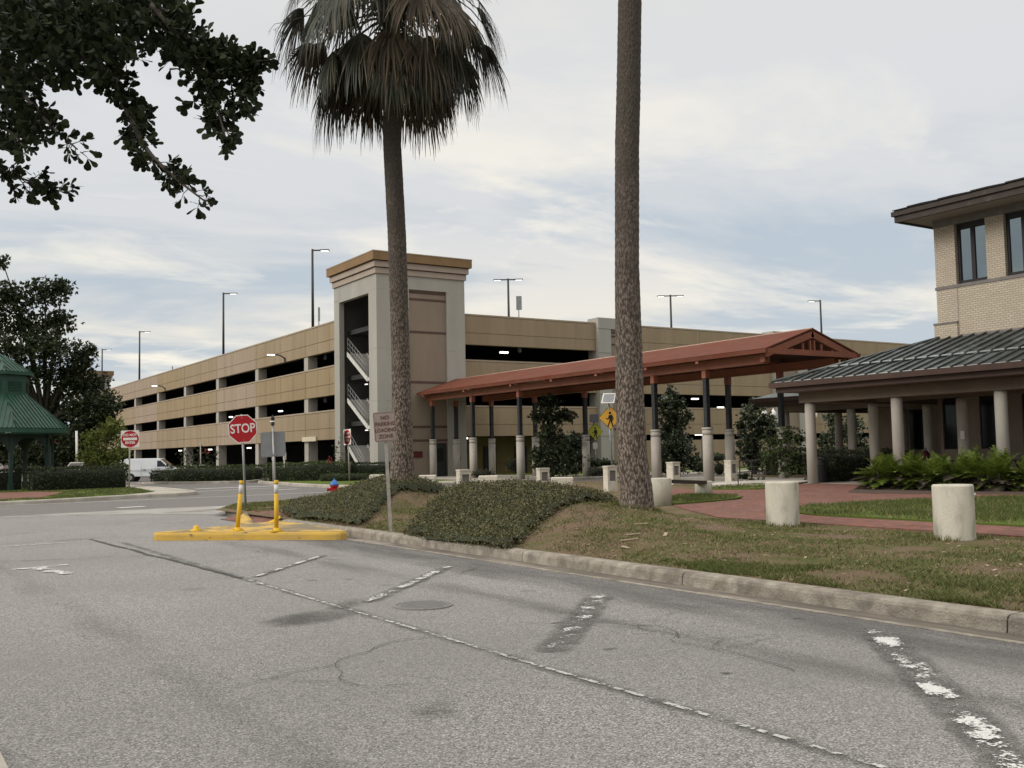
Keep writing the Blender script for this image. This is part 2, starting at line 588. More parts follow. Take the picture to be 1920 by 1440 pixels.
TAN1 = mat('tan_precast', (.320, .243, .158), (.28, .213, .137), .8, .9, .15, 60, stretch=(1, 1, .12), c3=(.26, .195, .125), scale3=1.5, lo3=.48, hi3=.72)
TAN2 = mat('ochre_precast', (.315, .235, .140), (.278, .205, .120), .8, .9, .15, 60, stretch=(1, 1, .12), c3=(.265, .195, .115), scale3=1.5, lo3=.48, hi3=.72)
TAN3 = mat('pink_precast', (.345, .266, .195), (.305, .235, .172), .8, .9, .15, 60, stretch=(1, 1, .12), c3=(.285, .215, .15), scale3=1.5, lo3=.48, hi3=.72)
TANB = mat('tan_band', (.37, .295, .215), (.32, .255, .185), 1., .9)
GRAYC = mat('grey_precast', (.375, .355, .31), (.325, .308, .27), .7, .85, .1, 60, stretch=(1, 1, .25), c3=(.33, .32, .29), scale3=.45)
COLW = mat('pier_precast', (.40, .368, .32), (.35, .32, .28), 1., .85)
INTER = mat('shade_dark_interior', (.045, .043, .04), (.03, .029, .028), .8, .9)  # nearly black: the darkness inside the decks is put into this colour
BRWN = mat('tower_brick_panel', (.258, .205, .155), (.22, .174, .131), .9, .9, .2, 50, stretch=(1, 1, .3))
BRWD = mat('tower_dark_band', (.085, .05, .042), (.11, .068, .055), 9., .9)
FASC = mat('cornice_fascia', (.245, .152, .076), (.205, .128, .064), 1., .85)
CORN = mat('cornice_stone', (.39, .315, .258), (.34, .275, .225), 1., .85)
REDR = mat('red_roof_metal', (.145, .055, .035), (.112, .043, .028), 1.2, .8, 0, spec=.08, c3=(.135, .038, .022), scale3=.8)
REDB = mat('red_beam', (.285, .105, .062), (.235, .088, .052), 1.4, .55)
REDU = mat('red_soffit', (.10, .034, .022), (.08, .027, .018), 1.4, .7)
PIERC = mat('pier_concrete', (.40, .365, .315), (.33, .30, .262), 2.5, .85, .25, 40, stretch=(1, 1, .5), c3=(.28, .26, .23), scale3=1.5)
BRFASC = mat('brown_fascia', (.070, .040, .029), (.054, .031, .023), 1.5, .6)
BEAMT = mat('porch_beam', (.16, .122, .09), (.13, .10, .075), 1.2, .85)
COLB = mat('porch_column', (.49, .45, .39), (.42, .385, .335), 2., .85, .15, 40, stretch=(1, 1, .4))
CREAMB = brick_mat('cream_brick', (.52, .45, .355), (.44, .378, .295), (.27, .232, .185), .2, .078, .012, 'wall', dirt=(.37, .305, .23))
WALLB = mat('porch_wall', (.36, .29, .235), (.31, .25, .20), 1.2, .9)
STONE = mat('grey_stone_trim', (.20, .18, .17), (.16, .145, .138), 3., .85)
SEAMR = mat('seam_roof_grey', (.078, .086, .082), (.05, .056, .053), 1.6, .45, 0, metallic=.25, c3=(.15, .17, .16), scale3=.9)
SEAML = mat('seam_roof_edge', (.34, .36, .34), (.26, .28, .265), 2., .4, 0, metallic=.3)
SHING = mat('dark_shingle', (.045, .038, .033), (.03, .026, .024), 6., .8)
GLASS = mat('dark_glass', (.25, .285, .29), (.22, .255, .26), 1., .06, 0, metallic=1.)
GLASSD = mat('porch_glass', (.018, .02, .021), (.012, .013, .014), 1., .12, 0, spec=.22)
WINF = mat('window_frame', (.022, .018, .02), (.017, .014, .016), 4., .5)
GRN = mat('shaded_green_metal', (.022, .072, .045), (.016, .054, .034), 1.5, .4, 0, c3=(.018, .045, .03), scale3=1.6)  # green darkened in the colour itself for the tree shade over it
GRND_ = mat('green_post', (.018, .040, .032), (.014, .032, .026), 3., .5)
VANW = mat('van_white', (.68, .70, .72), (.62, .64, .66), 2., .3, spec=.5)
TYRE = mat('tyre_rubber', (.015, .015, .015), (.02, .02, .02), 8., .8)
CHROME = mat('wheel_steel', (.4, .4, .4), (.3, .3, .3), 8., .35, metallic=.8)
CARG = mat('car_glass', (.02, .024, .028), (.014, .017, .02), 3., .12, spec=.35)
SCREEN = mat('kiosk_panel', (.17, .15, .145), (.13, .115, .112), 3., .35)
WOODD = mat('dark_wood', (.045, .032, .026), (.032, .024, .02), 6., .7)


# ================================================================== GROUND
def hstruct(o):
    o['kind'] = 'structure'
    return o


b = MB()
b.add([(-900, -900, -.62), (900, -900, -.62), (900, 900, -.62), (-900, 900, -.62)], [(0, 1, 2, 3)])
hstruct(b.build('ground', GRND))


def roadz(x, y):
    t = min(1, max(0, (y - 62) / 26))
    return -.42 * t * t * (3 - 2 * t)


def gridsheet(x0, x1, nx, y0, y1, ny, zf):
    vs, fs = [], []
    for j in range(ny + 1):
        for i in range(nx + 1):
            x = x0 + (x1 - x0) * i / nx
            y = y0 + (y1 - y0) * j / ny
            vs.append((x, y, zf(x, y)))
    for j in range(ny):
        for i in range(nx):
            a = j * (nx + 1) + i
            fs.append((a, a + 1, a + nx + 2, a + nx + 1))
    return vs, fs


b = MB()
b.add([(-60, -30, 0), (60, -30, 0), (60, 32.7, 0), (-60, 32.7, 0)], [(0, 1, 2, 3)])
hstruct(b.build('road', ASPH))
b = MB()
b.add(*gridsheet(-60, 90, 20, 32.7, 150, 60, lambda x, y: roadz(x, y) - .001))
hstruct(b.build('street', STREET))

# pale concrete apron where the lot meets the street, and where the gutter crosses
b = MB()
b.add([(9.6, 30.9, .005), (8.5, 28.6, .005), (7.6, 29.3, .005), (6.4, 31.0, .005), (3.0, 32.1, .005), (-30, 31.7, .005), (-30, 32.6, .005), (3.2, 32.9, .005), (8.2, 33.4, .005),
       (10.6, 33.0, .005), (10.4, 31.2, .005)], [tuple(range(11))][0:1])
hstruct(b.build('pavement', APRON))

# crest of the planted bank (world y -> height)
CREST = [(-20, .2), (9.5, .2), (10.8, .27), (12.2, .44), (13.2, .56), (14.2, .66), (14.9, .70), (16.0, .80), (17.8, .80), (19.0, .68), (19.6, .52), (20.1, .42), (20.6, .52), (21.2, .78), (21.9, .93),
         (23.0, .86), (24.0, .70), (25.0, .46), (26.0, .26), (27.4, .21), (28.4, .2), (60, .2)]


def crest(y):
    for (a, ha), (c, hc) in zip(CREST, CREST[1:]):
        if a <= y <= c:
            return ha + (hc - ha) * (y - a) / (c - a)
    return .2


def bank(x, y):
    base = .15 + .05 * min(1, max(0, (x - 8.3) / .8))
    # view-parallel ribs: the saddle runs obliquely, so shear y with x
    yy = y + (10.9 - x) * (.95 if 15.5 < y < 23 else .75) * (1 if x < 10.9 else .35)
    top = crest(yy) - .2
    if x < 10.9:
        t = max(0, (x - 8.35) / 2.55)
        k = t * t * (3 - 2 * t) * .55 + t * .45
    else:
        t = min(1, (x - 10.9) / 3.0)
        k = 1 - t * t * (3 - 2 * t)
    n = mnoise.noise(Vector((x * .9, y * .9, 0))) * .02
    return base + top * k + (n if x > 8.6 else 0)


def ymax(x):
    P = [(8.3, 28.0), (8.7, 28.7), (9.46, 30.1), (11, 31.0), (13.9, 32.6), (17, 34.4), (20, 36), (25, 37), (62, 37)]
    for (a, ya), (c, yc) in zip(P, P[1:]):
        if x <= c:
            return ya + (yc - ya) * max(0, (x - a)) / (c - a)
    return 37


xs = [8.28 + .15 * i for i in range(45)] + [15 + i * .8 for i in range(1, 60)]
b = MB()
vs, fs = [], []
NY = 230
for x in xs:
    y1 = ymax(x)
    for j in range(NY + 1):
        y = -12 + (y1 + 12) * j / NY
        vs.append((x, y, bank(x, y)))
for i in range(len(xs) - 1):
    for j in range(NY):
        a = i * (NY + 1) + j
        fs.append((a, a + NY + 1, a + NY + 2, a + 1))
b.add(vs, fs, 0, True)
hstruct(b.build('lawn', LAWNDRY))


def sheet(name, poly, z, m, kind='structure'):
    b = MB()
    b.prism(poly, z - .03, z)
    o = b.build(name, m)
    o['kind'] = kind
    return o


def catmull(P, k=6, closed=False):
    out = []
    n = len(P)
    rng = range(n) if closed else range(n - 1)
    for i in rng:
        p0 = P[(i - 1) % n] if (closed or i > 0) else P[0]
        p1, p2 = P[i % n], P[(i + 1) % n]
        p3 = P[(i + 2) % n] if (closed or i + 2 < n) else P[-1]
        for j in range(k):
            t = j / k
            out.append(tuple(.5 * ((2 * b_) + (-a + c) * t + (2 * a - 5 * b_ + 4 * c - d) * t * t + (-a + 3 * b_ - 3 * c + d) * t ** 3)
                             for a, b_, c, d in zip(p0, p1, p2, p3)))
    if not closed:
        out.append(tuple(P[-1]))
    return out


# red brick paths and plaza (drawn over the lawn, grass islands on top of them)
sheet('brick_path', [(14.25, -10), (15.85, -10), (15.9, 13.5), (16.6, 15.6), (18.4, 16.05), (22.5, 15.5), (24.5, 14.9), (27, 14.4), (29.4, 14.4), (29.6, 25.3), (28.2, 25.0), (26.6, 23.6), (24.6, 23.2), (23.4, 24.6),
                     (24.0, 26.4), (22.4, 26.2), (20.9, 23.6), (20.2, 22.6), (20.8, 20.3), (19.8, 19.3), (18.3, 18.9), (16.8, 18.7), (15.7, 17.0), (14.4, 14.7)], .222, BRICKP)
sheet('pavement', [(29.2, -10), (40, -10), (40, 26), (29.9, 26), (29.2, 25.2)], .205, PAVE)
sheet('pavement', [(29.4, 28.9), (35, 28.9), (35, 36.7), (29.4, 36.7)], .21, PAVE)
sheet('gravel', catmull([(25.2, 26.2), (26.0, 27.2), (27.4, 28.3), (29.0, 28.9), (31.4, 28.8), (31.7, 26.9), (30.4, 26.15), (29.2, 25.7), (28.0, 25.2), (26.8, 25.4)], 4, True), .262, GRAVEL, 'structure')
sheet('flower_bed', catmull([(26.2, 20.7), (28.0, 21.0), (29.1, 20.0), (29.3, 8), (27.8, 8), (25.3, 16.2), (24.6, 17.2), (24.2, 19.2)], 4, True), .230, MULCH)
b = MB()
vs, fs = gridsheet(7.82, 9.4, 12, 22.25, 26.05, 14, lambda x, y: min(bank(max(x, 8.4), y) + .012, .012 + .19 * max(0, (x - 7.95) / .75)))
b.add(vs, fs)
hstruct(b.build('brick_path', BRICKP))


# kerbs -------------------------------------------------------------
def sweep(b, path, prof, side=1, mi=0):
    P = [Vector((p[0], p[1], 0)) for p in path]
    zoff = [p[2] if len(p) > 2 else 0 for p in path]
    rings = []
    for i, p in enumerate(P):
        d0 = (P[i] - P[i - 1]).normalized() if i > 0 else (P[1] - P[0]).normalized()
        d1 = (P[i + 1] - P[i]).normalized() if i < len(P) - 1 else d0
        d = (d0 + d1).normalized()
        nrm = Vector((d.y, -d.x, 0)) * side
        k = 1 / max(.4, d.dot(d0))
        rings.append([(p.x + nrm.x * o * k, p.y + nrm.y * o * k, z + zoff[i]) for o, z in prof])
    vs = [v for r_ in rings for v in r_]
    n = len(prof)
    fs = []
    for i in range(len(rings) - 1):
        for j in range(n - 1):
            a = i * n + j
            q = (a, a + 1, a + n + 1, a + n)
            fs.append(q if side < 0 else q[::-1])
    fs.append(tuple(range(n)))
    fs.append(tuple(range(len(vs) - 1, len(vs) - n - 1, -1)))
    b.add(vs, fs, mi)


KPROF = [(0, -.1), (.0, .004), (.012, .11), (.03, .14), (.06, .152), (.22, .156), (.245, .14), (.25, -.1)]
b = MB()
y = -12.0
joints = [1.7, 4.92, 8.9, 12.3, 15.4, 18.4, 21.3]
segs = [-12, -8, -4.8, -1.6] + joints + [22.3]
for a, c in zip(segs, segs[1:]):
    sweep(b, [(8.1, a + .008), (8.1, c - .008)], KPROF)
hstruct(b.build('kerb', CONC))
b = MB()
sweep(b, catmull([(8.35, 26.0), (8.5, 27.6), (8.9, 29.1), (9.7, 30.4), (11.2, 31.2), (13.9, 32.6), (17, 34.4), (20, 36), (25, 37), (40, 37), (60, 37)], 5), KPROF)
hstruct(b.build('kerb', CONC))
b = MB()
GP = [(0, .006), (.02, .012), (.34, .006), (.36, -.05)]
sweep(b, [(7.75, -12), (7.75, 8), (7.75, 22.6)], [(0, -.05), (0, .008), (.06, .012)], mi=1)
sweep(b, [(7.81, -12), (7.81, 8), (7.81, 22.6)], [(0, .012), (.12, .004), (.29, .005), (.3, -.05)], mi=0)
hstruct(b.build('gutter', [GUTTER, CONC]))
b = MB()
b.box(-1.2, .66, -8, 6.45, -.05, .05)
hstruct(b.build('pavement', PAVE))

# left lawn with its kerb and pavement tip, right far verge, garage island
LL = [(-60, 37.5), (-20, 39.3), (-5, 40.1), (4.3, 41.1), (6.6, 41.8), (8.3, 42.9), (9.2, 43.7), (10.4, 45.2), (11.2, 47), (11.8, 54), (11.8, 70), (5, 100), (-60, 100)]
sheet('lawn', LL, .13, LAWNG)
b = MB()
sweep(b, catmull([(-60, 37.3), (-20, 39.1), (-5, 39.9), (4.3, 40.85), (6.6, 41.5), (8.4, 42.5), (9.9, 43.25), (11.1, 43.2), (12.2, 44.2), (12.7, 46.5), (13.0, 54), (13, 70)], 5), KPROF, side=-1)
hstruct(b.build('kerb', PAVE))
sheet('pavement', [(8.3, 42.75), (9.9, 43.4), (11.0, 43.35), (12.0, 44.3), (12.5, 46.6), (12.8, 54), (12.8, 72), (11.85, 72), (11.85, 54), (11.2, 46.9), (10.3, 45.1)], .136, PAVE)
sheet('pavement', [(3.9, 43.6), (6.1, 44.4), (8.0, 50.5), (7.0, 52.8), (2, 54), (-10, 53), (-10, 44)], .139, BRICKP)
GR = [(20.3, 59.3), (19.7, 52), (19.5, 46.7), (20.3, 44.7), (22, 44.3), (60, 44.3), (95, 44.3), (95, 57.2), (27, 57.2), (27, 61.8), (24, 62.6)]
sheet('lawn', GR, .13, LAWNG)
b = MB()
sweep(b, catmull([(22.5, 61.7), (20.1, 59.3), (19.5, 52), (19.3, 46.7), (20.2, 44.5), (22, 44.05), (40, 44.05), (95, 44.05)], 5), KPROF, side=-1)
hstruct(b.build('kerb', PAVE))
IS = [(16.9, 64.3), (19.6, 61.3), (21.2, 63.4), (23, 66.3), (25.6, 69), (25.6, 76), (20.5, 77.5), (17.4, 75.5)]
b = MB()
n_ = len(IS)
b.add([(x, y, -.6) for x, y in IS] + [(x, y, roadz(x, y) + .13) for x, y in IS], [tuple(range(n_, 2 * n_))] + [(i, (i + 1) % n_, n_ + (i + 1) % n_, n_ + i) for i in range(n_)])
hstruct(b.build('lawn', LAWNG))
b = MB()
sweep(b, [(x, y, roadz(x, y)) for x, y in catmull([(25.8, 76.2), (20.5, 77.8), (17.1, 75.7), (16.6, 70), (16.7, 64.1), (19.6, 61.05), (21.4, 63.3), (23.2, 66.2), (25.8, 68.9), (25.85, 76)], 5)], KPROF)
hstruct(b.build('kerb', PAVE))
sheet('pavement', [(20.6, 45.2), (95, 45.2), (95, 46.7), (20.6, 46.7)], .136, PAVE)
sheet('pavement', [(27.5, 46.8), (34.6, 46.8), (34.6, 56.1), (27.5, 56.1)], .14, PAVE)
sheet('pavement', [(35, 48.6), (80, 48.6), (80, 49.5), (35, 49.5)], .136, PAVE)


# ------------------------------------------------------------------ paint and stains on the road
def decal_mat(name, c1, c2, thr, scale, soft=.06, fine=0., rough=.8, stretch=(1, 1, 1)):
    m, t, p, o = base_mat(name)
    p.inputs['Roughness'].default_value = rough
    tcn = N(t, 'ShaderNodeTexCoord')
    mp = N(t, 'ShaderNodeMapping')
    mp.inputs['Scale'].default_value = stretch
    L(t, tcn, 'Object', mp, 0)
    n1 = N(t, 'ShaderNodeTexNoise', i_Scale=scale, i_Detail=6., i_Roughness=.62)
    L(t, mp, 0, n1, 'Vector')
    att = N(t, 'ShaderNodeAttribute', attribute_name='edge')
    ad = N(t, 'ShaderNodeMath', operation='MULTIPLY')
    L(t, n1, 0, ad, 0); L(t, att, 'Fac', ad, 1)
    if fine:
        n2 = N(t, 'ShaderNodeTexNoise', i_Scale=fine, i_Detail=3.)
        L(t, tcn, 'Object', n2, 'Vector')
        n2s = N(t, 'ShaderNodeMath', operation='MULTIPLY_ADD', i_1=.5, i_2=-.25)
        L(t, n2, 0, n2s, 0)
        ad2 = N(t, 'ShaderNodeMath', operation='ADD')
        L(t, ad, 0, ad2, 0); L(t, n2s, 0, ad2, 1)
        ad = ad2
    r = ramp(t, [(thr - soft, g3(0)), (thr + soft, g3(1))])
    L(t, ad, 0, r, 0)
    nc = N(t, 'ShaderNodeTexVoronoi', i_Scale=90.)
    L(t, tcn, 'Object', nc, 'Vector')
    sepc = N(t, 'ShaderNodeSeparateColor')
    L(t, nc, 'Color', sepc, 0)
    rc = ramp(t, [(0, rgb(c1)), (1, rgb(c2))])
    L(t, sepc, 0, rc, 0)
    L(t, rc, 0, p, 'Base Color')
    tr = N(t, 'ShaderNodeBsdfTransparent')
    mx = N(t, 'ShaderNodeMixShader')
    L(t, r, 0, mx, 0); L(t, tr, 0, mx, 1); L(t, p, 0, mx, 2)
    L(t, mx, 0, o, 0)
    return m


PAINT = decal_mat('worn_white_paint', (.50, .49, .46), (.66, .65, .62), .56, 3.5, .022, 45.)
PAINT2 = decal_mat('worn_white_line', (.40, .39, .365), (.52, .51, .48), .50, 9., .05, 45.)
PAINTS = decal_mat('street_line', (.50, .49, .47), (.60, .59, .57), .25, 5., .05, 40.)
DARKP = decal_mat('dark_scar', (.045, .042, .039), (.19, .18, .168), .47, 3.4, .20, 70.)
STAINM = decal_mat('oil_stain', (.025, .023, .022), (.125, .118, .11), .48, 2.2, .26, 80.)
CRACK = decal_mat('crack', (.03, .028, .026), (.07, .065, .06), .40, 2.5, .08, 60.)


def strip(name, p, q, wd, z, m, nseg=24, edge=(0, 1, 1, 1, 0), ends=.06, wob=.0):
    p, q = Vector((p[0], p[1], 0)), Vector((q[0], q[1], 0))
    d = q - p
    nrm = Vector((d.y, -d.x, 0)).normalized()
    vs, fs, ed = [], [], []
    k = len(edge)
    for i in range(nseg + 1):
        t = i / nseg
        e_end = min(1, t / ends, (1 - t) / ends) if ends else 1
        for j in range(k):
            o = (j / (k - 1) - .5) * wd
            pt = p + d * t + nrm * (o + wob * mnoise.noise(Vector((t * 7, wd * 50, 0))))
            vs.append((pt.x, pt.y, z))
            ed.append(edge[j] * e_end)
    for i in range(nseg):
        for j in range(k - 1):
            a = i * k + j
            fs.append((a, a + k, a + k + 1, a + 1))
    b = MB()
    b.add(vs, fs)
    o = b.build(name, m)
    at_ = o.data.attributes.new('edge', 'FLOAT', 'POINT')
    at_.data.foreach_set('value', ed)
    o['kind'] = 'structure'
    return o


# centre seam of the lot with its worn line
strip('crack', (4.30, -3), (4.26, 21.6), .30, .004, DARKP, 80, (0, .65, .9, .6, 0))
strip('road_marking', (4.30, -3), (4.26, 13.6), .045, .008, PAINT2, 80, (.95, 1, 1, .95), 0, .012)
strip('crack', (4.26, 13), (3.9, 21.9), .16, .009, CRACK, 60, (0, 1, 1, 0), .02, .05)
stalls = [((4.35, 13.1), (6.35, 15.35), .10), ((4.55, 10.0), (7.0, 12.5), .14), ((4.55, 6.55), (7.0, 9.0), .20), ((7.45, 5.75), (3.6, 1.6), .21)]
for p, q, wd in stalls:
    strip('crack', p, q, wd * 2.6, .012, DARKP, 40, (0, .85, 1.05, .85, 0))
for (p, q, wd), k in zip(stalls, (1.04, 1.06, .97, 1.06)):
    strip('road_marking', p, q, wd, .016, PAINT, 40, (.85 * k, k, k, .85 * k), .03)
strip('road_marking', (1.85, 16.55), (2.75, 16.75), .16, .010, PAINT, 12, (1, 1.2, 1.2, 1))
strip('road_marking', (2.25, 16.6), (2.5, 15.3), .30, .013, PAINT, 12, (.9, 1.1, 1.1, .9))
strip('stain', (3.0, 9.15), (4.5, 9.9), 1.0, .005, STAINM, 24, (0, .5, 1.05, 1.25, 1.05, .5, 0), .45)
strip('stain', (3.9, 9.6), (4.9, 10.6), .5, .0065, STAINM, 24, (0, .6, .95, .6, 0), .3)
strip('road_marking', (-6, 20.6), (3.6, 21.25), .12, .010, PAINT2, 30, (.95, 1.1, 1.1, .95), .02)
for p, q, w_ in (((-6, 21.2), (5.4, 22.0), .10), ((-8, 24.4), (4.5, 24.7), .08), ((0.6, 18.6), (4.2, 17.2), .06)):
    strip('crack', p, q, w_, .011, CRACK, 50, (0, .9, .9, 0), .1, .25)
for i in range(22):
    x, y = rnd.uniform(4.6, 7.6), rnd.uniform(1.8, 17)
    strip('stain', (x, y), (x + rnd.uniform(.05, .3), y - rnd.uniform(.0, .25)), rnd.uniform(.04, .12), .007, STAINM, 6, (0, 1.1, 1.1, 0), .4)
for i in range(9):
    x, y = rnd.uniform(-2.5, 3.8), rnd.uniform(3.5, 18)
    strip('stain', (x, y), (x + rnd.uniform(.6, 1.6), y - rnd.uniform(-.4, .5)), rnd.uniform(.5, 1.2), .003, STAINM, 14, (0, .4, .6, .4, 0), .45)
BAND = decal_mat('gutter_grime', (.05, .046, .043), (.17, .158, .148), .60, 1.1, .36, 60., stretch=(2.2, .5, 1))
strip('stain', (7.15, -4), (7.2, 21), 1.5, .0035, BAND, 60, (0, .6, .95, 1.1, 1.15, .9), .05)
strip('stain', (5.9, -4), (5.9, 20), .9, .0032, BAND, 60, (0, .55, .75, .55, 0), .05)
strip('stain', (2.2, 0), (1.6, 26), 1.0, .0034, BAND, 60, (0, .45, .63, .45, 0), .05)
strip('stain', (.2, 2), (-.3, 26), 1.0, .0034, BAND, 60, (0, .45, .62, .45, 0), .05)


def crack(p, ang, n, step, wd):
    pts = [Vector((p[0], p[1], 0))]
    for _ in range(n):
        ang += rnd.uniform(-.55, .55)
        pts.append(pts[-1] + Vector((math.cos(ang), math.sin(ang), 0)) * step * rnd.uniform(.6, 1.3))
    vs, fs = [], []
    for i, q in enumerate(pts):
        d = (pts[min(i + 1, n)] - pts[max(i - 1, 0)]).normalized()
        nn = Vector((d.y, -d.x, 0)) * wd * rnd.uniform(.5, 1.3)
        vs += [(q.x + nn.x, q.y + nn.y, .0125), (q.x - nn.x, q.y - nn.y, .0125)]
    for i in range(n):
        fs.append((2 * i, 2 * i + 2, 2 * i + 3, 2 * i + 1))
    b = MB()
    b.add(vs, fs)
    hstruct(b.build('crack', CRACKM))
    return pts


CRACKM = mat('crack_fill', (.05, .046, .042), (.10, .094, .087), 30., .95)
for (p, a, n_) in (((4.4, 15.5), .6, 14), ((6.0, 11.5), .2, 10), ((5.2, 7.9), -.4, 12), ((3.3, 6.3), 2.6, 16), ((5.6, 5.0), .9, 10), ((3.9, 20.5), .3, 14)):
    pts = crack(p, a, n_, .17, .005)
    for k in range(2):
        crack(tuple(pts[rnd.randrange(3, n_)])[:2], a + rnd.choice((-1, 1)) * rnd.uniform(.6, 1.3), 6, .14, .004)
# street lines
strip('road_marking', (-30, 40.0), (30, 41.35), .15, .009, PAINTS, 60, (1, 1, 1, 1), 0)
strip('road_marking', (12.8, 47.9), (20.5, 50.6), .2, .009, PAINTS, 20, (1, 1, 1, 1), 0)
strip('road_marking', (14.5, 52.4), (19.0, 52.9), .5, .009, PAINTS, 10, (1, 1, 1, 1), 0)
strip('road_marking', (11.9, 34.3), (13.1, 35.1), .35, .009, PAINTS, 10, (1, 1, 1, 1), .1)
strip('road_marking', (7.1, 35.0), (8.1, 35.3), .4, .009, PAINTS, 10, (1, 1, 1, 1), .1)
strip('road_marking', (16.5, 46.3), (17.9, 46.8), .35, .009, PAINTS, 10, (1, 1, 1, 1), .1)
strip('road_marking', (5.2, 26.0), (7.6, 26.3), .1, .009, PAINT2, 10, (1, 1, 1, 1), .1)

# manhole cover
b = MB()
b.lathe([(.0, .0), (.31, .0), (.31, .012), (.285, .014), (.285, .008), (.27, .008), (.27, .013), (0, .013)], (5.0, 9.5, 0), 36, sm=False)
for i in range(-4, 5):
    hw = math.sqrt(max(0, .25 ** 2 - (i * .055) ** 2))
    b.box(5.0 - hw, 5.0 + hw, 9.5 + i * .055 - .012, 9.5 + i * .055 + .012, .0125, .0165)
tag(b.build('manhole_cover', mat('cast_iron', (.215, .206, .196), (.165, .158, .15), 20., .6, .3, 60)),
    'round dark iron manhole cover set in the grey asphalt', 'manhole cover')


# ================================================================== PARKING GARAGE
def spandrel_tiles(b, run, axis, pos, a0, a1, z0, z1, joints, gz, outward, mi, th=.03, g=.035):
    """face tiles of a precast spandrel, standing proud of its backing by th, with open joints"""
    xs_ = [a0] + [j for j in joints if a0 + .3 < j < a1 - .3] + [a1]
    zs = [z0, gz, z1 - .13]
    for c, d in zip(xs_, xs_[1:]):
        for e, f in zip(zs, zs[1:]):
            lo, hi = pos, pos + outward * th
            lo, hi = min(lo, hi), max(lo, hi)
            if axis == 'X':
                b.box(lo, hi, c + g / 2, d - g / 2, e + g / 2, f - g / 2, mi)
            else:
                b.box(c + g / 2, d - g / 2, lo, hi, e + g / 2, f - g / 2, mi)


garage = thing('parking_garage', 'long tan three-deck parking garage with a grey corner stair tower and dark open decks', 'parking garage', (27, 57, 0))
YC = [69.2, 80.05, 90.9, 101.8, 112.7, 123.6, 134.5, 145.4]
LEV = [(2.67, 4.72, 3.45), (5.71, 7.77, 6.48), (8.76, 10.82, 9.55)]
tints = [[1, 1, 3, 1, 1, 3, 3, 3], [2, 2, 3, 2, 2, 3, 1, 3], [1, 1, 3, 1, 2, 3, 3, 1]]
TM = {1: TAN1, 2: TAN2, 3: TAN3}
edges = [62.6] + YC
offs = (-8.3, -3.1, -2.2, 2.5, 5.1, 6.4, 8.5)
for li, (z0, z1, gz) in enumerate(LEV):
    for k, (a, c) in enumerate(zip(edges, edges[1:])):
        b = MB()
        b.box(27.06, 27.3, a + .012, c - .012, z0, z1, 1)
        js = [c - 10.9 + o for o in (2.5, 5.1, 6.4, 8.5)]
        spandrel_tiles(b, None, 'X', 27.06, a + .012, c - .012, z0, z1, js, gz, -1, 0, .05)
        b.box(27.0, 27.06, a + .012, c - .012, z1 - .11, z1, 1)
        b.build('spandrel', [TM[tints[li][k]], TANB], garage)
XC = [(32.8, 44.35), (48.35, 62.4), (66.4, 83.8)]
for li, (z0, z1, gz) in enumerate(LEV):
    for k, (a, c) in enumerate(XC):
        b = MB()
        b.box(a + .012, c - .012, 57.12, 57.36, z0, z1, 1)
        spandrel_tiles(b, None, 'Y', 57.12, a + .012, c - .012, z0, z1, [a + 6.2] if k else [], gz, -1, 0, .05)
        b.box(a + .012, c - .012, 57.06, 57.12, z1 - .11, z1, 1)
        b.build('spandrel', [TAN1, TANB], garage)
for yc in YC:
    for z0, z1 in ((-.8, 2.66), (4.73, 5.70), (7.78, 8.75)):
        b = MB()
        b.box(27.08, 27.8, yc - .38, yc + .38, z0, z1)
        b.build('column', COLW, garage)
# low wall of the ground deck on the right facade
for a, c in XC[1:]:
    b = MB()
    b.box(a, c, 57.1, 57.3, -.3, 2.25)
    b.build('ground_wall', TAN1, garage)
# decks, inner walls added to block light, end walls, ground floor slab
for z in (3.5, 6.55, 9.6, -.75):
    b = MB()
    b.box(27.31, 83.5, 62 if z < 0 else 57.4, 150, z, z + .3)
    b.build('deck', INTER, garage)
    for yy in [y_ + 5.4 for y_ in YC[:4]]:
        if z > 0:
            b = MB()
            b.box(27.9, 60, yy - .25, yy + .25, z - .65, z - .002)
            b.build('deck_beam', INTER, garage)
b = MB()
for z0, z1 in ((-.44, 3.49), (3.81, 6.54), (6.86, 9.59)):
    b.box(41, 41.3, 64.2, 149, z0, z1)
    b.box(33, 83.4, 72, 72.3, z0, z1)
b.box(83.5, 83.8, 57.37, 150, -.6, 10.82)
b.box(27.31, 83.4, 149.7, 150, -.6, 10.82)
b.build('blocker_and_end_wall', INTER, garage)
# ground-floor lobby seen between the tower and the first pilaster
b = MB()
b.box(33.1, 44.4, 60.2, 60.4, -.4, 2.66)
b.build('lobby_wall', mat('yellow_lit_lobby', (.22, .17, .06), (.17, .13, .05), 1., .8), garage)  # yellow light of the interior is painted into the wall colour
for x0 in (36.6, 39.2, 41.4):
    b = MB()
    b.box(x0, x0 + 1.0, 60.1, 60.19, -.3, 2.0)
    b.build('lobby_door', WINF, garage)
# pilasters on the right facade
for a, c, top in ((44.35, 48.35, 11.15), (62.4, 66.4, 11.05)):
    b = MB()
    b.box(a, a + 1.15, 56.75, 57.5, -.3, top)
    b.box(c - 1.15, c, 56.75, 57.5, -.3, top)
    b.box(a + 1.15, c - 1.15, 56.75, 57.5, 10.35, top)
    b.box(a, c, 57.5, 58.0, -.3, top)
    b.box(a + 1.151, c - 1.151, 56.9, 57.499, -.3, 10.34, 1)
    for z in (10.12, 9.85, 9.25, 6.2, 3.1):
        b.box(a + 1.152, c - 1.152, 56.87, 56.901, z - .06, z + .06, 2)
    for z in (10.35, 8.6, 5.6, 2.6):
        b.box(a + .0, a + 1.15, 56.735, 56.76, z - .02, z + .02, 1)
    b.build('pilaster', [GRAYC, BRWN, BRWD], garage)
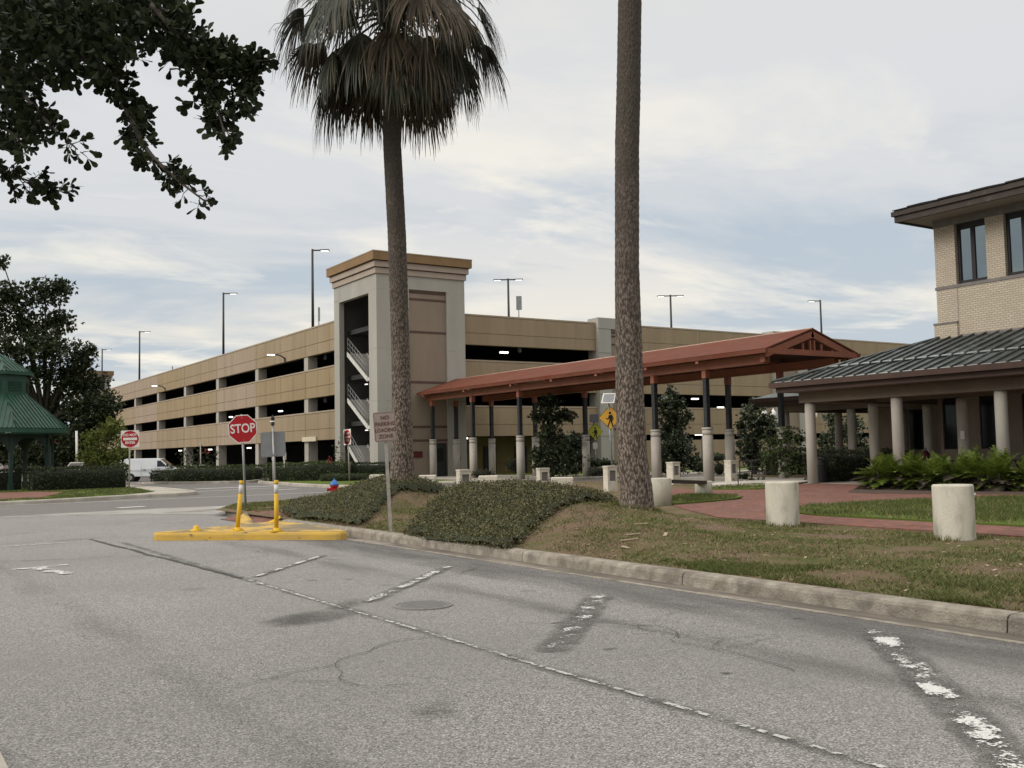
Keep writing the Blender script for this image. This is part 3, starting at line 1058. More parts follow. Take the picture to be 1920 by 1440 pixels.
# corner stair tower: shell pieces
TX0, TX1, TY0, TY1 = 26.5, 32.8, 56.0, 62.6
tw = MB()
tw.box(TX0, TX0 + .35, TY0 + .0, 57.15, -.3, 12.8)            # near jamb of the opening
tw.box(TX0, TX0 + .35, 61.75, TY1, -.3, 12.8)                  # far jamb
tw.box(TX0, TX0 + .35, 57.15, 61.75, 11.72, 12.8)              # head above the opening
tw.box(TX0 + .35, 28.75, TY0, TY0 + .35, -.3, 12.8)            # front pier
tw.box(31.45, TX1, TY0, TY0 + .35, -.3, 12.8)
tw.box(28.75, 31.45, TY0, TY0 + .35, 11.95, 12.8)
tw.box(TX1 - .35, TX1, TY0 + .35, TY1, -.3, 12.8)
tw.box(TX0 + .35, TX1 - .35, TY1 - .3, TY1, -.3, 12.8)
tw.build('tower', GRAYC, garage)
b = MB()
for z in (11.85, 8.15, 4.9, 2.55):                              # casting joints on the tower
    b.box(TX0 - .004, TX0, TY0, 57.14, z - .018, z + .018)
    b.box(TX0 - .004, TX0, 61.76, TY1, z - .018, z + .018)
    b.box(TX0, 28.74, TY0 - .004, TY0, z - .018, z + .018)
    b.box(31.46, TX1, TY0 - .004, TY0, z - .018, z + .018)
b.box(TX0 - .004, TX0, 57.16, 57.2, 11.9, 12.79)
b.box(TX0 - .004, TX0, 61.66, 61.7, 11.9, 12.79)
b.build('casting_joint', PAVE, garage)
b = MB()
b.box(28.752, 31.448, TY0 + .12, TY0 + .3, -.3, 11.94)
b.build('brick_panel', BRWN, garage)
for z in (11.80, 11.36, 9.28, 6.1, 3.28, 2.42):
    b = MB()
    b.box(28.755, 31.445, TY0 + .10, TY0 + .119, z - .07, z + .07)
    b.build('brick_band', BRWD, garage)
b = MB()
b.box(30.35, 31.35, TY0 + .07, TY0 + .118, .14, 2.25)
f_ = b.build('tower_door', DARKM, garage)
b = MB()
b.box(30.62, 31.08, TY0 + .045, TY0 + .069, 1.1, 1.9)
b.build('door_window', GLASSD, f_)
b = MB()
b.box(29.0, 29.62, TY0 + .06, TY0 + .119, 1.35, 1.75)
b.build('wall_plate', MAROON, garage)
b = MB()
b.box(32.0, 32.3, TY0 - .05, TY0, 1.1, 1.4)
b.build('call_box', BLACK, garage)
# cornice
def ringbox(b, o0, z0, z1, mi=0):
    b.box(TX0 - o0, TX1 + o0, TY0 - o0, TY1 + o0, z0, z1, mi)
b = MB()
ringbox(b, .10, 12.8, 13.14)
ringbox(b, .22, 13.19, 13.54)
b.build('cornice', CORN, garage)
b = MB()
ringbox(b, .07, 13.14, 13.19)
ringbox(b, .19, 13.54, 13.59)
b.build('cornice_shadow_gap', BRWD, garage)
b = MB()
ringbox(b, .38, 13.59, 14.10)
b.build('fascia', FASC, garage)
b = MB()
ringbox(b, .40, 14.10, 14.16)
b.build('coping', TANB, garage)
# stairs inside the tower opening
STW = mat('stair_white', (.62, .60, .55), (.52, .50, .46), 3., .7)
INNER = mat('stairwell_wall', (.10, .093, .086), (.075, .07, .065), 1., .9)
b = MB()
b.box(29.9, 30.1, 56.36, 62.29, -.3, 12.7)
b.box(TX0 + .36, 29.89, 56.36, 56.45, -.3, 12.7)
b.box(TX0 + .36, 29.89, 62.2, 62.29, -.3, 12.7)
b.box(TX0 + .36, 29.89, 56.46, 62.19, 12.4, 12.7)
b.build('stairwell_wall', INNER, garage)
for zt in (8.4, 5.33, 2.28):
    y0, y1 = 61.55, 58.4
    zb = zt - 1.9 if zt > 3 else -.1
    nst = 11
    b = MB()
    for i in range(nst):
        ya = y0 + (y1 - y0) * i / nst
        yb = y0 + (y1 - y0) * (i + 1) / nst
        z = zt - (zt - zb) * (i + 1) / nst
        b.box(27.0, 28.35, yb, ya, z - .06, z)
        b.box(27.0, 28.35, ya - .03, ya, z, z + (zt - zb) / nst - .06)
    dz = Vector((0, y1 - y0, zb - zt))
    for x in (26.97, 28.38):
        b.obox((x, (y0 + y1) / 2, (zt + zb) / 2 - .12), (.03, 0, 0), dz / 2, (0, 0, .15))
    if zt > 3:
        b.box(26.95, 29.88, 57.2, y1 - .01, zb - .22, zb - .001)
    st = b.build('stair_flight', STW, garage)
    b = MB()
    for o in (.95, .62, .3):
        b.tube([(27.0, y0, zt + o), (27.0, y1, zb + o)], .02, 6)
    for i in range(9):
        t = i / 8
        b.tube([(27.0, y0 + (y1 - y0) * t, zt + (zb - zt) * t), (27.0, y0 + (y1 - y0) * t, zt + (zb - zt) * t + .95)], .013, 5)
    if zt > 3:
        b.tube([(27.0, y1, zb + .95), (27.0, 57.25, zb + .95)], .02, 6)
        for i in range(4):
            b.tube([(27.0, y1 - .35 * i, zb), (27.0, y1 - .35 * i, zb + .95)], .013, 5)
    b.build('handrail', STEEL, st)
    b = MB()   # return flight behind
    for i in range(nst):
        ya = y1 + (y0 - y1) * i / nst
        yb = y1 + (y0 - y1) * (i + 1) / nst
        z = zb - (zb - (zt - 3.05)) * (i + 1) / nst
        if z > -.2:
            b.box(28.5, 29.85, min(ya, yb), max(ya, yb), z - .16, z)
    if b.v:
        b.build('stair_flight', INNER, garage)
b = MB()
b.box(28.2, 28.34, 57.3, 59.7, 10.02, 10.12)
b.build('tube_light', LITW2, garage)
for yy, zz in ((61.6, 6.28), (61.6, 3.2)):
    b = MB()
    b.box(28.3, 28.4, yy - .15, yy + .15, zz, zz + .06)
    b.build('stair_light', LITW, garage)
# deck lights
for (u, v, yy) in ((945, 661, 62.5), (1303, 748, 62.5), (1310, 815, 62.5), (1351, 764, 66), (868, 822, 58.4)):
    p = ray(u, v)
    p = Vector((0, 0, EYE)) + p * (yy / p.y)
    b = MB()
    b.box(p.x - .32, p.x + .32, yy - .12, yy + .12, p.z - .05, p.z + .06)
    b.box(p.x - .36, p.x + .36, yy - .15, yy + .15, p.z + .06, p.z + .12, 1)
    b.build('deck_light', [LITW2, INTER], garage)
for (u, v, xx) in ((526, 771, 32), (433, 782, 32), (394, 843, 30), (467, 840, 31), (338, 845, 31)):
    p = ray(u, v)
    p = Vector((0, 0, EYE)) + p * (xx / p.x)
    b = MB()
    b.box(xx - .12, xx + .12, p.y - .3, p.y + .3, p.z - .05, p.z + .06)
    b.box(xx - .15, xx + .15, p.y - .34, p.y + .34, p.z + .06, p.z + .12, 1)
    b.build('deck_light', [LITW2, INTER], garage)
for (u, v, yy) in ((974, 657, 58.6), (610, 671, None), (610, 751, None)):
    p = ray(u, v)
    k = yy / p.y if yy else 28.6 / p.x
    p = Vector((0, 0, EYE)) + p * k
    b = MB()
    b.lathe([(.05, .45), (.06, .2), (.13, .12), (.14, -.12), (.02, -.16)], p, 10)
    b.build('hanging_fixture', mat('pale_fixture', (.55, .55, .55), None, 3.), garage)
# wall lamps on arms, left facade
for yy in (70.4 + 2.9, 109.3):
    b = MB()
    b.tube([(26.99, yy, 9.0), (26.75, yy, 9.2), (26.4, yy, 9.30), (26.1, yy, 9.30)], .05, 8)
    b.box(26.94, 27.0, yy - .12, yy + .12, 8.8, 9.1)
    wl = b.build('wall_lamp', DBRONZE, garage)
    b = MB()
    b.box(25.65, 26.15, yy - .15, yy + .15, 9.24, 9.30)
    b.build('lamp_head', LITW2, wl)
# clearance plate over the entrance
b = MB()
b.box(26.9, 26.98, 67.0, 69.6, 2.62, 2.95)
b.build('entrance_plate', mat('cream_plate', (.62, .55, .40), (.55, .48, .34), 6., .7), garage)
# far corner tower on the same garage
b = MB()
b.box(25.6, 29.6, 151.2, 157, -.6, 12.9)
b.build('tower', GRAYC, garage)
b = MB()
b.box(25.4, 29.8, 151.0, 157.2, 12.9, 13.15)
b.box(25.25, 29.95, 150.85, 157.35, 13.2, 13.6)
b.build('cornice', CORN, garage)
b = MB()
b.box(25.1, 30.1, 150.7, 157.5, 13.6, 14.2)
b.build('fascia', FASC, garage)


# rooftop lamp posts --------------------------------------------------
def lamp_post(x, y, z0, z1, label, arms, group):
    t = thing('lamp_post', label, 'lamp post', (x, y, z0), group)
    b = MB()
    b.tube([(x, y, z0), (x, y, z1)], [.12, .085], 8)
    b.box(x - .22, x + .22, y - .22, y + .22, z0, z0 + .35)
    b.build('pole', DBRONZE, t)
    for a in arms:
        a = Vector(a)
        n = Vector((-a.y, a.x, 0))
        b = MB()
        b.obox(Vector((x, y, z1 - .1)) + a * .3, a * .3, n * .05, (0, 0, .045))
        ar = b.build('arm', DBRONZE, t)
        b = MB()
        c = Vector((x, y, z1 - .1)) + a * .92
        b.obox(c, a * .34, n * .16, (0, 0, .04))
        b.obox(c + Vector((0, 0, -.055)), a * .28, n * .12, (0, 0, .014), 1)
        b.build('lamp_head', [DBRONZE, LITW], ar)
    return t


RT = (.8387, -.5446, 0)
LT = (-.8387, .5446, 0)
lg = 'lamp posts on the garage roof'
lamp_post(27.9, 69.9, 9.86, 16.95, 'tallest-looking single-arm lamp post on the garage roof, just left of the stair tower', [RT], lg)
lamp_post(27.9, 91.8, 9.86, 16.85, 'single-arm roof lamp post above the third garage bay, directly over the octagonal stop sign', [RT], lg)
lamp_post(27.9, 125.2, 9.86, 17.0, 'slim single-arm roof lamp post far along the left facade, right of the far tower', [RT], lg)
lamp_post(27.9, 147.6, 9.86, 17.0, 'farthest roof lamp post, standing in front of the far corner tower', [RT], lg)
lamp_post(46.3, 71.6, 9.9, 16.45, 'twin-arm roof lamp post between the stair tower and the thick palm trunk', [RT, LT], lg)
lamp_post(64.7, 71.5, 9.9, 16.3, 'twin-arm roof lamp post just right of the thick palm trunk', [RT, LT], lg)
lamp_post(82.6, 68.6, 9.9, 16.6, 'single-arm roof lamp post behind the red gable, its head turned left', [LT], lg)


def roof_sign(x, y, z0, z1, w_, label, group):
    t = thing('roof_sign', label, 'sign', (x, y, z0), group)
    b = MB()
    b.tube([(x, y, z0), (x, y, z1)], .04, 6)
    b.build('pole', STEEL, t)
    b = MB()
    a = Vector(RT)
    b.obox((x, y - .05, z1 - .45), a * w_, Vector((.0163, .0252, 0)), (0, 0, .5))
    b.build('panel', SGREY, t)


roof_sign(39.6, 59.9, 9.9, 12.75, .2, 'small grey upright sign on the garage roof right of the twin-arm lamp', 'small roof signs')
roof_sign(27.6, 68.0, 9.86, 12.25, .07, 'thin grey sign seen edge-on at the garage roof corner by the stair tower', 'small roof signs')
roof_sign(27.5, 108.4, 9.86, 11.3, .05, 'short thin stub pole on the parapet above the farther wall lamp', 'small roof signs')


# ================================================================== COVERED WALKWAY
walk = thing('covered_walkway', 'long covered walkway with a red metal gable roof on dark posts and concrete piers', 'walkway canopy', (32, 40, .2))
EX0, EX1, RX, EZ, RZ, WY0, WY1 = 29.3, 34.7, 32.0, 5.38, 6.27, 27.0, 55.95
b = MB()
b.slab([(EX0, WY0, EZ), (RX, WY0, RZ), (RX, WY1, RZ), (EX0, WY1, EZ)], -.06)
b.slab([(RX, WY0, RZ), (EX1, WY0, EZ), (EX1, WY1, EZ), (RX, WY1, RZ)], -.06)
y = WY0 + .4
while y < WY1:
    for sx in (-1, 1):
        xe = EX0 if sx < 0 else EX1
        d = Vector((xe - RX, 0, EZ - RZ))
        nn = Vector((-d.z * (1 if d.x > 0 else -1), 0, abs(d.x))).normalized()
        b.obox(Vector((RX, y, RZ)) + d / 2 + nn * .02, d * .499, (0, .012, 0), nn * .018)
    y += .42
b.build('roof', REDR, walk)
b = MB()
b.tube([(RX, WY0, RZ + .03), (RX, WY1, RZ + .03)], .055, 6)
b.build('ridge_cap', mat('lit_ridge_metal', (.42, .27, .2), (.36, .22, .16), 3., .5), walk)  # pale colour stands in for light catching the ridge
b = MB()
b.slab([(EX0 + .15, WY0 + .15, EZ - .03), (EX0 + .15, WY1 - .1, EZ - .03), (RX, WY1 - .1, RZ - .09), (RX, WY0 + .15, RZ - .09)], .03)
b.slab([(RX, WY0 + .15, RZ - .09), (RX, WY1 - .1, RZ - .09), (EX1 - .15, WY1 - .1, EZ - .03), (EX1 - .15, WY0 + .15, EZ - .03)], .03)
b.build('soffit', REDU, walk)
for xe in (EX0, EX1):
    b = MB()
    s = -1 if xe == EX0 else 1
    b.box(min(xe, xe + s * .12), max(xe, xe + s * .12), WY0 - .05, WY1, EZ - .14, EZ + .02)
    b.build('gutter', REDR, walk)
for xb in (29.9, 34.1):
    b = MB()
    b.box(xb - .13, xb + .13, WY0 + .6, WY1 - .02, 4.93, 5.26)
    b.box(xb - .15, xb + .15, WY0 + .6, WY1 - .02, 4.90, 4.93)
    b.build('beam', REDB, walk)
GIR = [27.15, 30.8, 34.1, 37.7, 41.4, 45.2, 50.2, 55.2]
for gy in GIR[1:]:
    b = MB()
    b.box(29.42, 34.58, gy - .07, gy + .07, 5.265, 5.36)
    b.box(29.22, 29.42, gy - .08, gy + .08, 5.12, 5.36)
    b.box(34.58, 34.78, gy - .08, gy + .08, 5.12, 5.36)
    b.build('purlin', REDB, walk)
# gable truss
b = MB()
gy = WY0 + .08
for sx in (-1, 1):
    xe = EX0 if sx < 0 else EX1
    d = Vector((RX - xe, 0, RZ - EZ))
    nn = Vector((-d.z, 0, d.x)).normalized() * (1 if d.x > 0 else -1)
    b.obox(Vector((xe, gy, EZ)) + d / 2 - nn * .17, d * .5, (0, .06, 0), nn * .13)
b.box(EX0 + .0, EX1 - .0, gy - .07, gy + .07, EZ - .16, EZ + .06)
for xx in (-1.75, -1.2, -.55, -.12, .12, .55, 1.2, 1.75):
    top = RZ - .38 - abs(xx) * (RZ - EZ) / 2.7
    if top > EZ + .1:
        b.box(RX + xx - .035, RX + xx + .035, gy - .04, gy + .04, EZ + .05, top)
b.build('gable_truss', REDB, walk)
for xb in (EX0 + .3, EX1 - .3):
    b = MB()
    for k in (0, .3):
        b.box(xb + k * .6 - .05, xb + k * .6 + .05, WY0 + .35, WY0 + .6, 4.93, 5.24)
    b.build('bracket', REDB, walk)
GZ = .15


def walk_post(x, y):
    b = MB()
    b.lathe([(.225, GZ - .3), (.225, 2.12), (.21, 2.125), (.21, 2.16), (.225, 2.165), (.225, 2.34), (.21, 2.345), (.21, 2.37), (.235, 2.375), (.235, 2.47)], (x, y, 0), 24)
    b.build('pier', PIERC, walk)
    b = MB()
    b.box(x - .1, x + .1, y - .1, y + .1, 2.47, 4.9)
    b.box(x - .15, x + .15, y - .15, y + .15, 2.471, 2.5)
    po = b.build('post', DARKM, walk)
    b = MB()
    b.box(x - .11, x + .11, y - .13, y - .101, 4.55, 4.92)
    b.box(x - .131, x - .101, y - .11, y + .11, 4.55, 4.92)
    b.build('bracket', REDB, po)


for yy in (55.3, 50.4, 45.4, 34.35, 31.05):
    walk_post(29.95, yy)
for yy in (55.1, 50.1, 45.1, 33.95, 30.75):
    walk_post(34.15, yy)
walk_post(31.75, 55.5)
for yy in (46.8, 48.4, 40.5):
    b = MB()
    b.box(31.4, 32.6, yy - .1, yy + .1, 5.5, 5.62)
    b.build('canopy_light', mat('fixture_lens', (.7, .68, .62), None, 3., .4), walk)


# ================================================================== STATION BUILDING
stn = thing('station_building', 'two-storey cream brick building with a grey seamed porch roof on round columns', 'building', (33, 18, .2))
EXs, EYs, ez = 28.7, 26.3, 3.98
WX, WYE, wz = 33.0, 22.1, 5.36
Y0S = -6
Y2S, EX2 = 34.0, 35.7
b = MB()
slope = (wz - ez) / (WX - EXs)


def roof_course(b, e, z_e, x_in, lift, y_from, mi):
    pass


def pz(x):
    return ez + (x - EXs) * slope


# front slope (with the hip) in two lapped courses
for (xa, xb_, up) in ((EXs, EXs + 1.55, .0), (EXs + 1.5, WX + .6, .07)):
    ya, yb = EYs - (xa - EXs), EYs - (xb_ - EXs)
    b.slab([(xa, Y0S, pz(xa) + up), (xb_, Y0S, pz(xb_) + up), (xb_, yb, pz(xb_) + up), (xa, ya, pz(xa) + up)], .05, 0)
    y = Y0S
    while y < ya - .3:
        xe = min(xb_, EXs + (EYs - y))
        if xe - xa > .15:
            d = Vector((xe - xa, 0, pz(xe) - pz(xa)))
            nn = Vector((-d.z, 0, d.x)).normalized()
            b.obox(Vector((xa, y, pz(xa) + up)) + d / 2 + nn * .03, d / 2, (0, .022, 0), nn * .035, 0)
            b.obox(Vector((xa + .03, y + .22, pz(xa) + up + .015)), (.05, 0, .016), (0, .18, 0), (0, 0, .012), 1)
        y += .46
# end slope
for (oa, ob, up) in ((0, 1.55, 0), (1.5, 4.8, .07)):
    b.slab([(EXs + oa, EYs - oa, pz(EXs + oa) + up), (EXs + ob, EYs - ob, pz(EXs + ob) + up), (46, EYs - ob, pz(EXs + ob) + up), (46, EYs - oa, pz(EXs + oa) + up)], .05, 0)
    x = EXs + .4
    while x < 46:
        o1 = min(ob, x - EXs)
        if o1 - oa > .15:
            p, q = Vector((x, EYs - oa, pz(EXs + oa) + up)), Vector((x, EYs - o1, pz(EXs + o1) + up))
            d = q - p
            nn = Vector((1, 0, 0)).cross(d).normalized()
            if nn.z < 0:
                nn = -nn
            b.obox((p + q) / 2 + nn * .03, d / 2, (.022, 0, 0), nn * .035, 0)
        x += .46
b.tube([(EXs, EYs, pz(EXs) + .06), (WX + .5, EYs - (WX + .5 - EXs), pz(WX + .5) + .12)], .05, 6)
b.build('porch_roof', [SEAMR, SEAML], stn)
b = MB()
b.slab([(EX2, 24, 3.9), (EX2 + 7, 24, 6.1), (EX2 + 7, Y2S - 7, 6.1), (EX2, Y2S, 3.9)], .05)
b.slab([(EX2, Y2S, 3.9), (EX2 + 7, Y2S - 7, 6.1), (60, Y2S - 7, 6.1), (60, Y2S, 3.9)], .05)
b.build('rear_porch_roof', SEAMR, stn)


def fascia(xf, yf, z1, xr, mi=0):
    b = MB()
    zm, z0 = z1 - .20, z1 - .38
    b.box(xf - .06, xf + .05, Y0S if xr == 0 else 24, yf + .06, zm, z1 - .01)
    b.box(xf + .05, 46 if xr == 0 else 60, yf - .05, yf + .06, zm, z1 - .01)
    b.box(xf + .12, xf + .22, Y0S if xr == 0 else 24, yf - .12, z0, zm)
    b.box(xf + .22, 46 if xr == 0 else 60, yf - .22, yf - .12, z0, zm)
    b.box(xf + .10, xf + .12, Y0S if xr == 0 else 24, yf - .10, zm - .03, zm)
    return b.build('fascia', BRFASC, stn)


fascia(EXs, EYs, ez + .02, 0)
fascia(EX2, Y2S, 3.9, 1)
SOFF = mat('soffit_board', (.17, .135, .11), (.14, .11, .09), 1., .9)
b = MB()
b.box(EXs + .22, 45.9, Y0S, EYs - .23, 3.61, 3.68)
b.box(EX2 + .22, 59, 26.1, Y2S - .23, 3.53, 3.60)
b.build('soffit', SOFF, stn)
b = MB()
b.box(29.5, 30.04, Y0S, 25.68, 3.22, 3.605)
b.box(30.04, 37.2, 25.13, 25.67, 3.22, 3.605)
b.box(33.2, 33.7, Y0S, 25.12, 3.27, 3.60)
b.box(36.65, 37.19, 25.68, 33.2, 3.22, 3.525)
b.box(37.19, 50, 32.65, 33.19, 3.22, 3.525)
b.build('porch_beam', BEAMT, stn)
ccol = [(29.77, y_) for y_ in (25.4, 21.65, 17.9, 14.15, 10.4)] + [(33.45, y_) for y_ in (25.4, 21.6, 17.9)] + \
       [(36.92, y_) for y_ in (33.0, 29.2, 25.4)] + [(40.6, 32.9), (44.3, 32.9), (40.6, 29.2), (40.6, 25.4)]
for (x, y) in ccol:
    b = MB()
    rr = .19 if x < 30 or x > 36 else .2
    b.lathe([(rr, .0), (rr, 3.0), (rr * .97, 3.222)], (x, y, 0), 28)
    b.build('column', COLB, stn)
# ground floor walls with tall dark windows
b = MB()
b.box(37.3, 37.6, 24.98, 25.4, .2, 3.6)
ys = [(23.35, 24.25), (21.6, 22.5), (19.6, 20.6), (17.5, 18.6)]
wins = [(24.25, 25.0), (22.5, 23.35), (20.6, 21.6), (18.6, 19.6), (16.4, 17.5)]
for a, c in ys:
    b.box(37.3, 37.6, a, c, 1.36, 3.6)
b.box(37.3, 37.6, 5, 25.0, .2, 1.36)
b.box(37.3, 37.6, 5, 25.0, 3.25, 3.6) if False else None
b.box(37.24, 37.3, 5, 25.0, 1.28, 1.36)
b.box(37.26, 37.3, 23.35, 24.25, 2.0, 2.08)
b.box(37.26, 37.3, 21.6, 22.5, 2.0, 2.08)
b.box(37.3, 37.6, 5, 16.4, 1.36, 3.6)
b.box(41.2, 41.5, 25.4, 31.0, .2, 3.5)
b.box(37.6, 41.2, 25.1, 25.4, .2, 3.6)
b.box(41.5, 58, 30.7, 31.0, .2, 3.5)
b.build('porch_wall', WALLB, stn)
for a, c in wins:
    b = MB()
    b.box(37.4, 37.46, a, c, 1.36, 3.6)
    wn = b.build('porch_window', WINF, stn)
    b = MB()
    b.box(37.37, 37.395, a + .05, c - .05, 1.42, 3.25)
    b.build('pane', GLASSD, wn)
b = MB()
b.box(41.16, 41.19, 28.6, 29.3, 1.35, 3.2)
wn = b.build('porch_window', WINF, stn)
b = MB()
b.box(41.13, 41.155, 28.66, 29.24, 1.4, 3.15)
b.build('pane', GLASSD, wn)
# upper storey
ZT = 9.5
b = MB()
wy = [(20.1, 21.28), (18.2, 19.42), (16.3, 17.5), (14.4, 15.6)]
py = [(21.28, WYE), (19.42, 20.1), (17.5, 18.2), (15.6, 16.3), (-5.5, 14.4)]
for a, c in py:
    b.box(WX, WX + .3, a, c, 7.32, ZT - .001)
b.box(WX, WX + .3, -5.5, WYE, 5.1, 7.2)
b.box(WX + .3, 46, WYE - .3, WYE, 5.1, ZT - .001)
b.box(WX - .06, WX + .35, 21.3, WYE + .12, 5.1, 5.93)
b.build('brick_wall', CREAMB, stn)
b = MB()
b.box(WX - .03, WX + .3, -5.5, WYE + .03, 7.2, 7.31)
b.box(WX - .09, WX - .06, 21.3, WYE + .14, 5.93, 5.98)
b.box(WX - .07, WX + .3, 21.28, WYE + .14, 5.94, 5.99)
b.box(WX - .06, WX - .001, -5.5, 21.29, 5.1, 5.48)
b.box(WX - .02, WX + .3, -5.5, WYE + .02, ZT, ZT + .3)
b.build('stone_band', STONE, stn)
b = MB()
b.box(WX - .006, WX - .001, 21.25, 21.27, 5.5, 7.19)
b.build('wall_joint', STONE, stn)
for a, c in wy:
    b = MB()
    x0 = WX + .16
    for (p, q, z0, z1) in ((a, a + .09, 7.32, ZT - .01), (c - .09, c, 7.32, ZT - .01), ((a + c) / 2 - .07, (a + c) / 2 + .07, 7.32, ZT - .01)):
        b.box(x0, x0 + .1, p, q, z0, z1)
    b.box(x0 + .001, x0 + .099, a + .09, c - .09, 7.32, 7.44)
    b.box(x0 + .001, x0 + .099, a + .09, c - .09, 9.30, ZT - .01)
    wn = b.build('window', WINF, stn)
    mid = (a + c) / 2
    for p, q in ((a + .08, mid - .06), (mid + .06, c - .08)):
        b = MB()
        b.box(x0 + .05, x0 + .07, p, q, 7.43, 9.31)
        b.build('pane', GLASS, wn)
b = MB()
b.box(WX + 1.2, WX + 1.3, -5, 21.7, 5.2, 9.4)
b.build('room_wall', INTER, stn)
# upper eave and roof
UX, UY = 31.7, 22.8
b = MB()
b.box(UX, UX + .1, -6, UY, 9.72, 9.95)
b.box(UX - .08, UX + .06, -6, UY + .08, 9.95, 10.12)
b.box(UX + .1, 46, UY - .1, UY, 9.72, 9.95)
b.box(UX + .06, 46, UY - .06, UY + .08, 9.95, 10.12)
b.build('upper_fascia', mat('dark_fascia', (.050, .036, .029), (.036, .028, .023), 3., .6, c3=(.10, .085, .07), scale3=2., lo3=.62, hi3=.75), stn)
b = MB()
b.box(UX + .1, 46, -6, UY - .1, 9.78, 9.84)
b.build('upper_soffit', mat('pale_soffit', (.34, .30, .26), (.29, .255, .22), 1., .9), stn)
b = MB()
k = 0
y = UY
while y > -6:
    step = .012 * (k % 2)
    b.slab([(UX - .12, y - .62, 10.14 + step), (36.7, y - .62, 11.4 + step), (36.7, y - .01, 11.4 + step), (UX - .12, y - .01, 10.14 + step)], -.03 - .02 * (k % 2))
    y -= .62
    k += 1
b.slab([(UX, UY, 10.12), (46, UY, 10.12), (46, UY - 5, 11.4), (UX + 5, UY - 5, 11.4)], .05)
b.build('upper_roof', SHING, stn)
b = MB()
p_ = at(1809, 818, 37.2)
b.box(33.23, 33.25, 21.42, 21.58, 1.75, 2.05)
b.build('paper_notice', SWHITE, stn)


# ================================================================== VEGETATION
def rand_unit():
    while True:
        v = Vector((rnd.uniform(-1, 1), rnd.uniform(-1, 1), rnd.uniform(-1, 1)))
        if .05 < v.length < 1:
            return v.normalized()


def leaf(b, p, d, nrm, ln, wd, mi=0, obovate=False):
    """one leaf blade from its stalk p along d"""
    s = d.cross(nrm)
    s = s.normalized() if s.length > 1e-4 else d.orthogonal().normalized()
    if obovate:
        up = s.cross(d) * ln * .05
        b.add([p, p + d * ln * .40 + s * wd * .22, p + d * ln * .70 + s * wd * .50 + up, p + d * ln * .92 + s * wd * .40 + up, p + d * ln * 1.0, p + d * ln * .92 - s * wd * .40 + up, p + d * ln * .70 - s * wd * .50 + up,
               p + d * ln * .40 - s * wd * .22], [(0, 1, 2, 3, 4, 5, 6, 7)], mi)
    else:
        b.add([p, p + d * ln * .5 + s * wd * .5, p + d * ln, p + d * ln * .5 - s * wd * .5], [(0, 1, 2, 3)], mi)


def clump(b, c, r, n, ln, wd, mi=0, shell=.55, down=.1, rosette=5):
    """n leaves in small rosettes spread through an ellipsoid"""
    c = Vector(c)
    k = max(1, n // rosette)
    for _ in range(k):
        u = rand_unit()
        q = shell + (1 - shell) * rnd.random() ** .7
        if rnd.random() < .25:
            q *= rnd.random()
        lump = 1 + .28 * mnoise.noise(u * 2.3 + c)
        p = c + Vector((u.x * r[0], u.y * r[1], u.z * r[2])) * q * lump
        ax = (u + rand_unit() * .8 + Vector((0, 0, .3 - down))).normalized()
        for _ in range(rosette):
            d = (ax + rand_unit() * 1.1).normalized()
            leaf(b, p, d, (rand_unit() + Vector((0, 0, 1.0))).normalized(), ln * rnd.uniform(.7, 1.25), wd * rnd.uniform(.8, 1.2), mi)


def ico(b, c, r, mi=0, nz=.2, seg=10):
    c = Vector(c)
    vs, fs = [], []
    rings = seg // 2
    for i in range(rings + 1):
        th = math.pi * i / rings
        for j in range(seg):
            ph = 2 * math.pi * j / seg
            u = Vector((math.sin(th) * math.cos(ph), math.sin(th) * math.sin(ph), math.cos(th)))
            k = 1 + nz * mnoise.noise(u * 2 + c)
            vs.append((c.x + u.x * r[0] * k, c.y + u.y * r[1] * k, c.z + u.z * r[2] * k))
    for i in range(rings):
        for j in range(seg):
            fs.append((i * seg + j, (i + 1) * seg + j, (i + 1) * seg + (j + 1) % seg, i * seg + (j + 1) % seg))
    b.add(vs, fs, mi, True)


# ---- the two palms
def palm_trunk(name_parent, prof):
    b = MB()
    P, Rr = [], []
    for i in range(len(prof) - 1):
        (u0, r0), (u1, r1) = prof[i], prof[i + 1]
        n = max(2, int((Vector(u1) - Vector(u0)).length / .07))
        for j in range(n):
            t = j / n
            P.append(Vector(u0).lerp(Vector(u1), t))
            Rr.append((r0 + (r1 - r0) * t) * (1 + (.010 if j % 2 else -.008) + rnd.uniform(-.010, .010)))
    P.append(Vector(prof[-1][0])); Rr.append(prof[-1][1])
    b.tube(P, Rr, 22, 0, True)
    return b.build('trunk', TRUNK, name_parent)


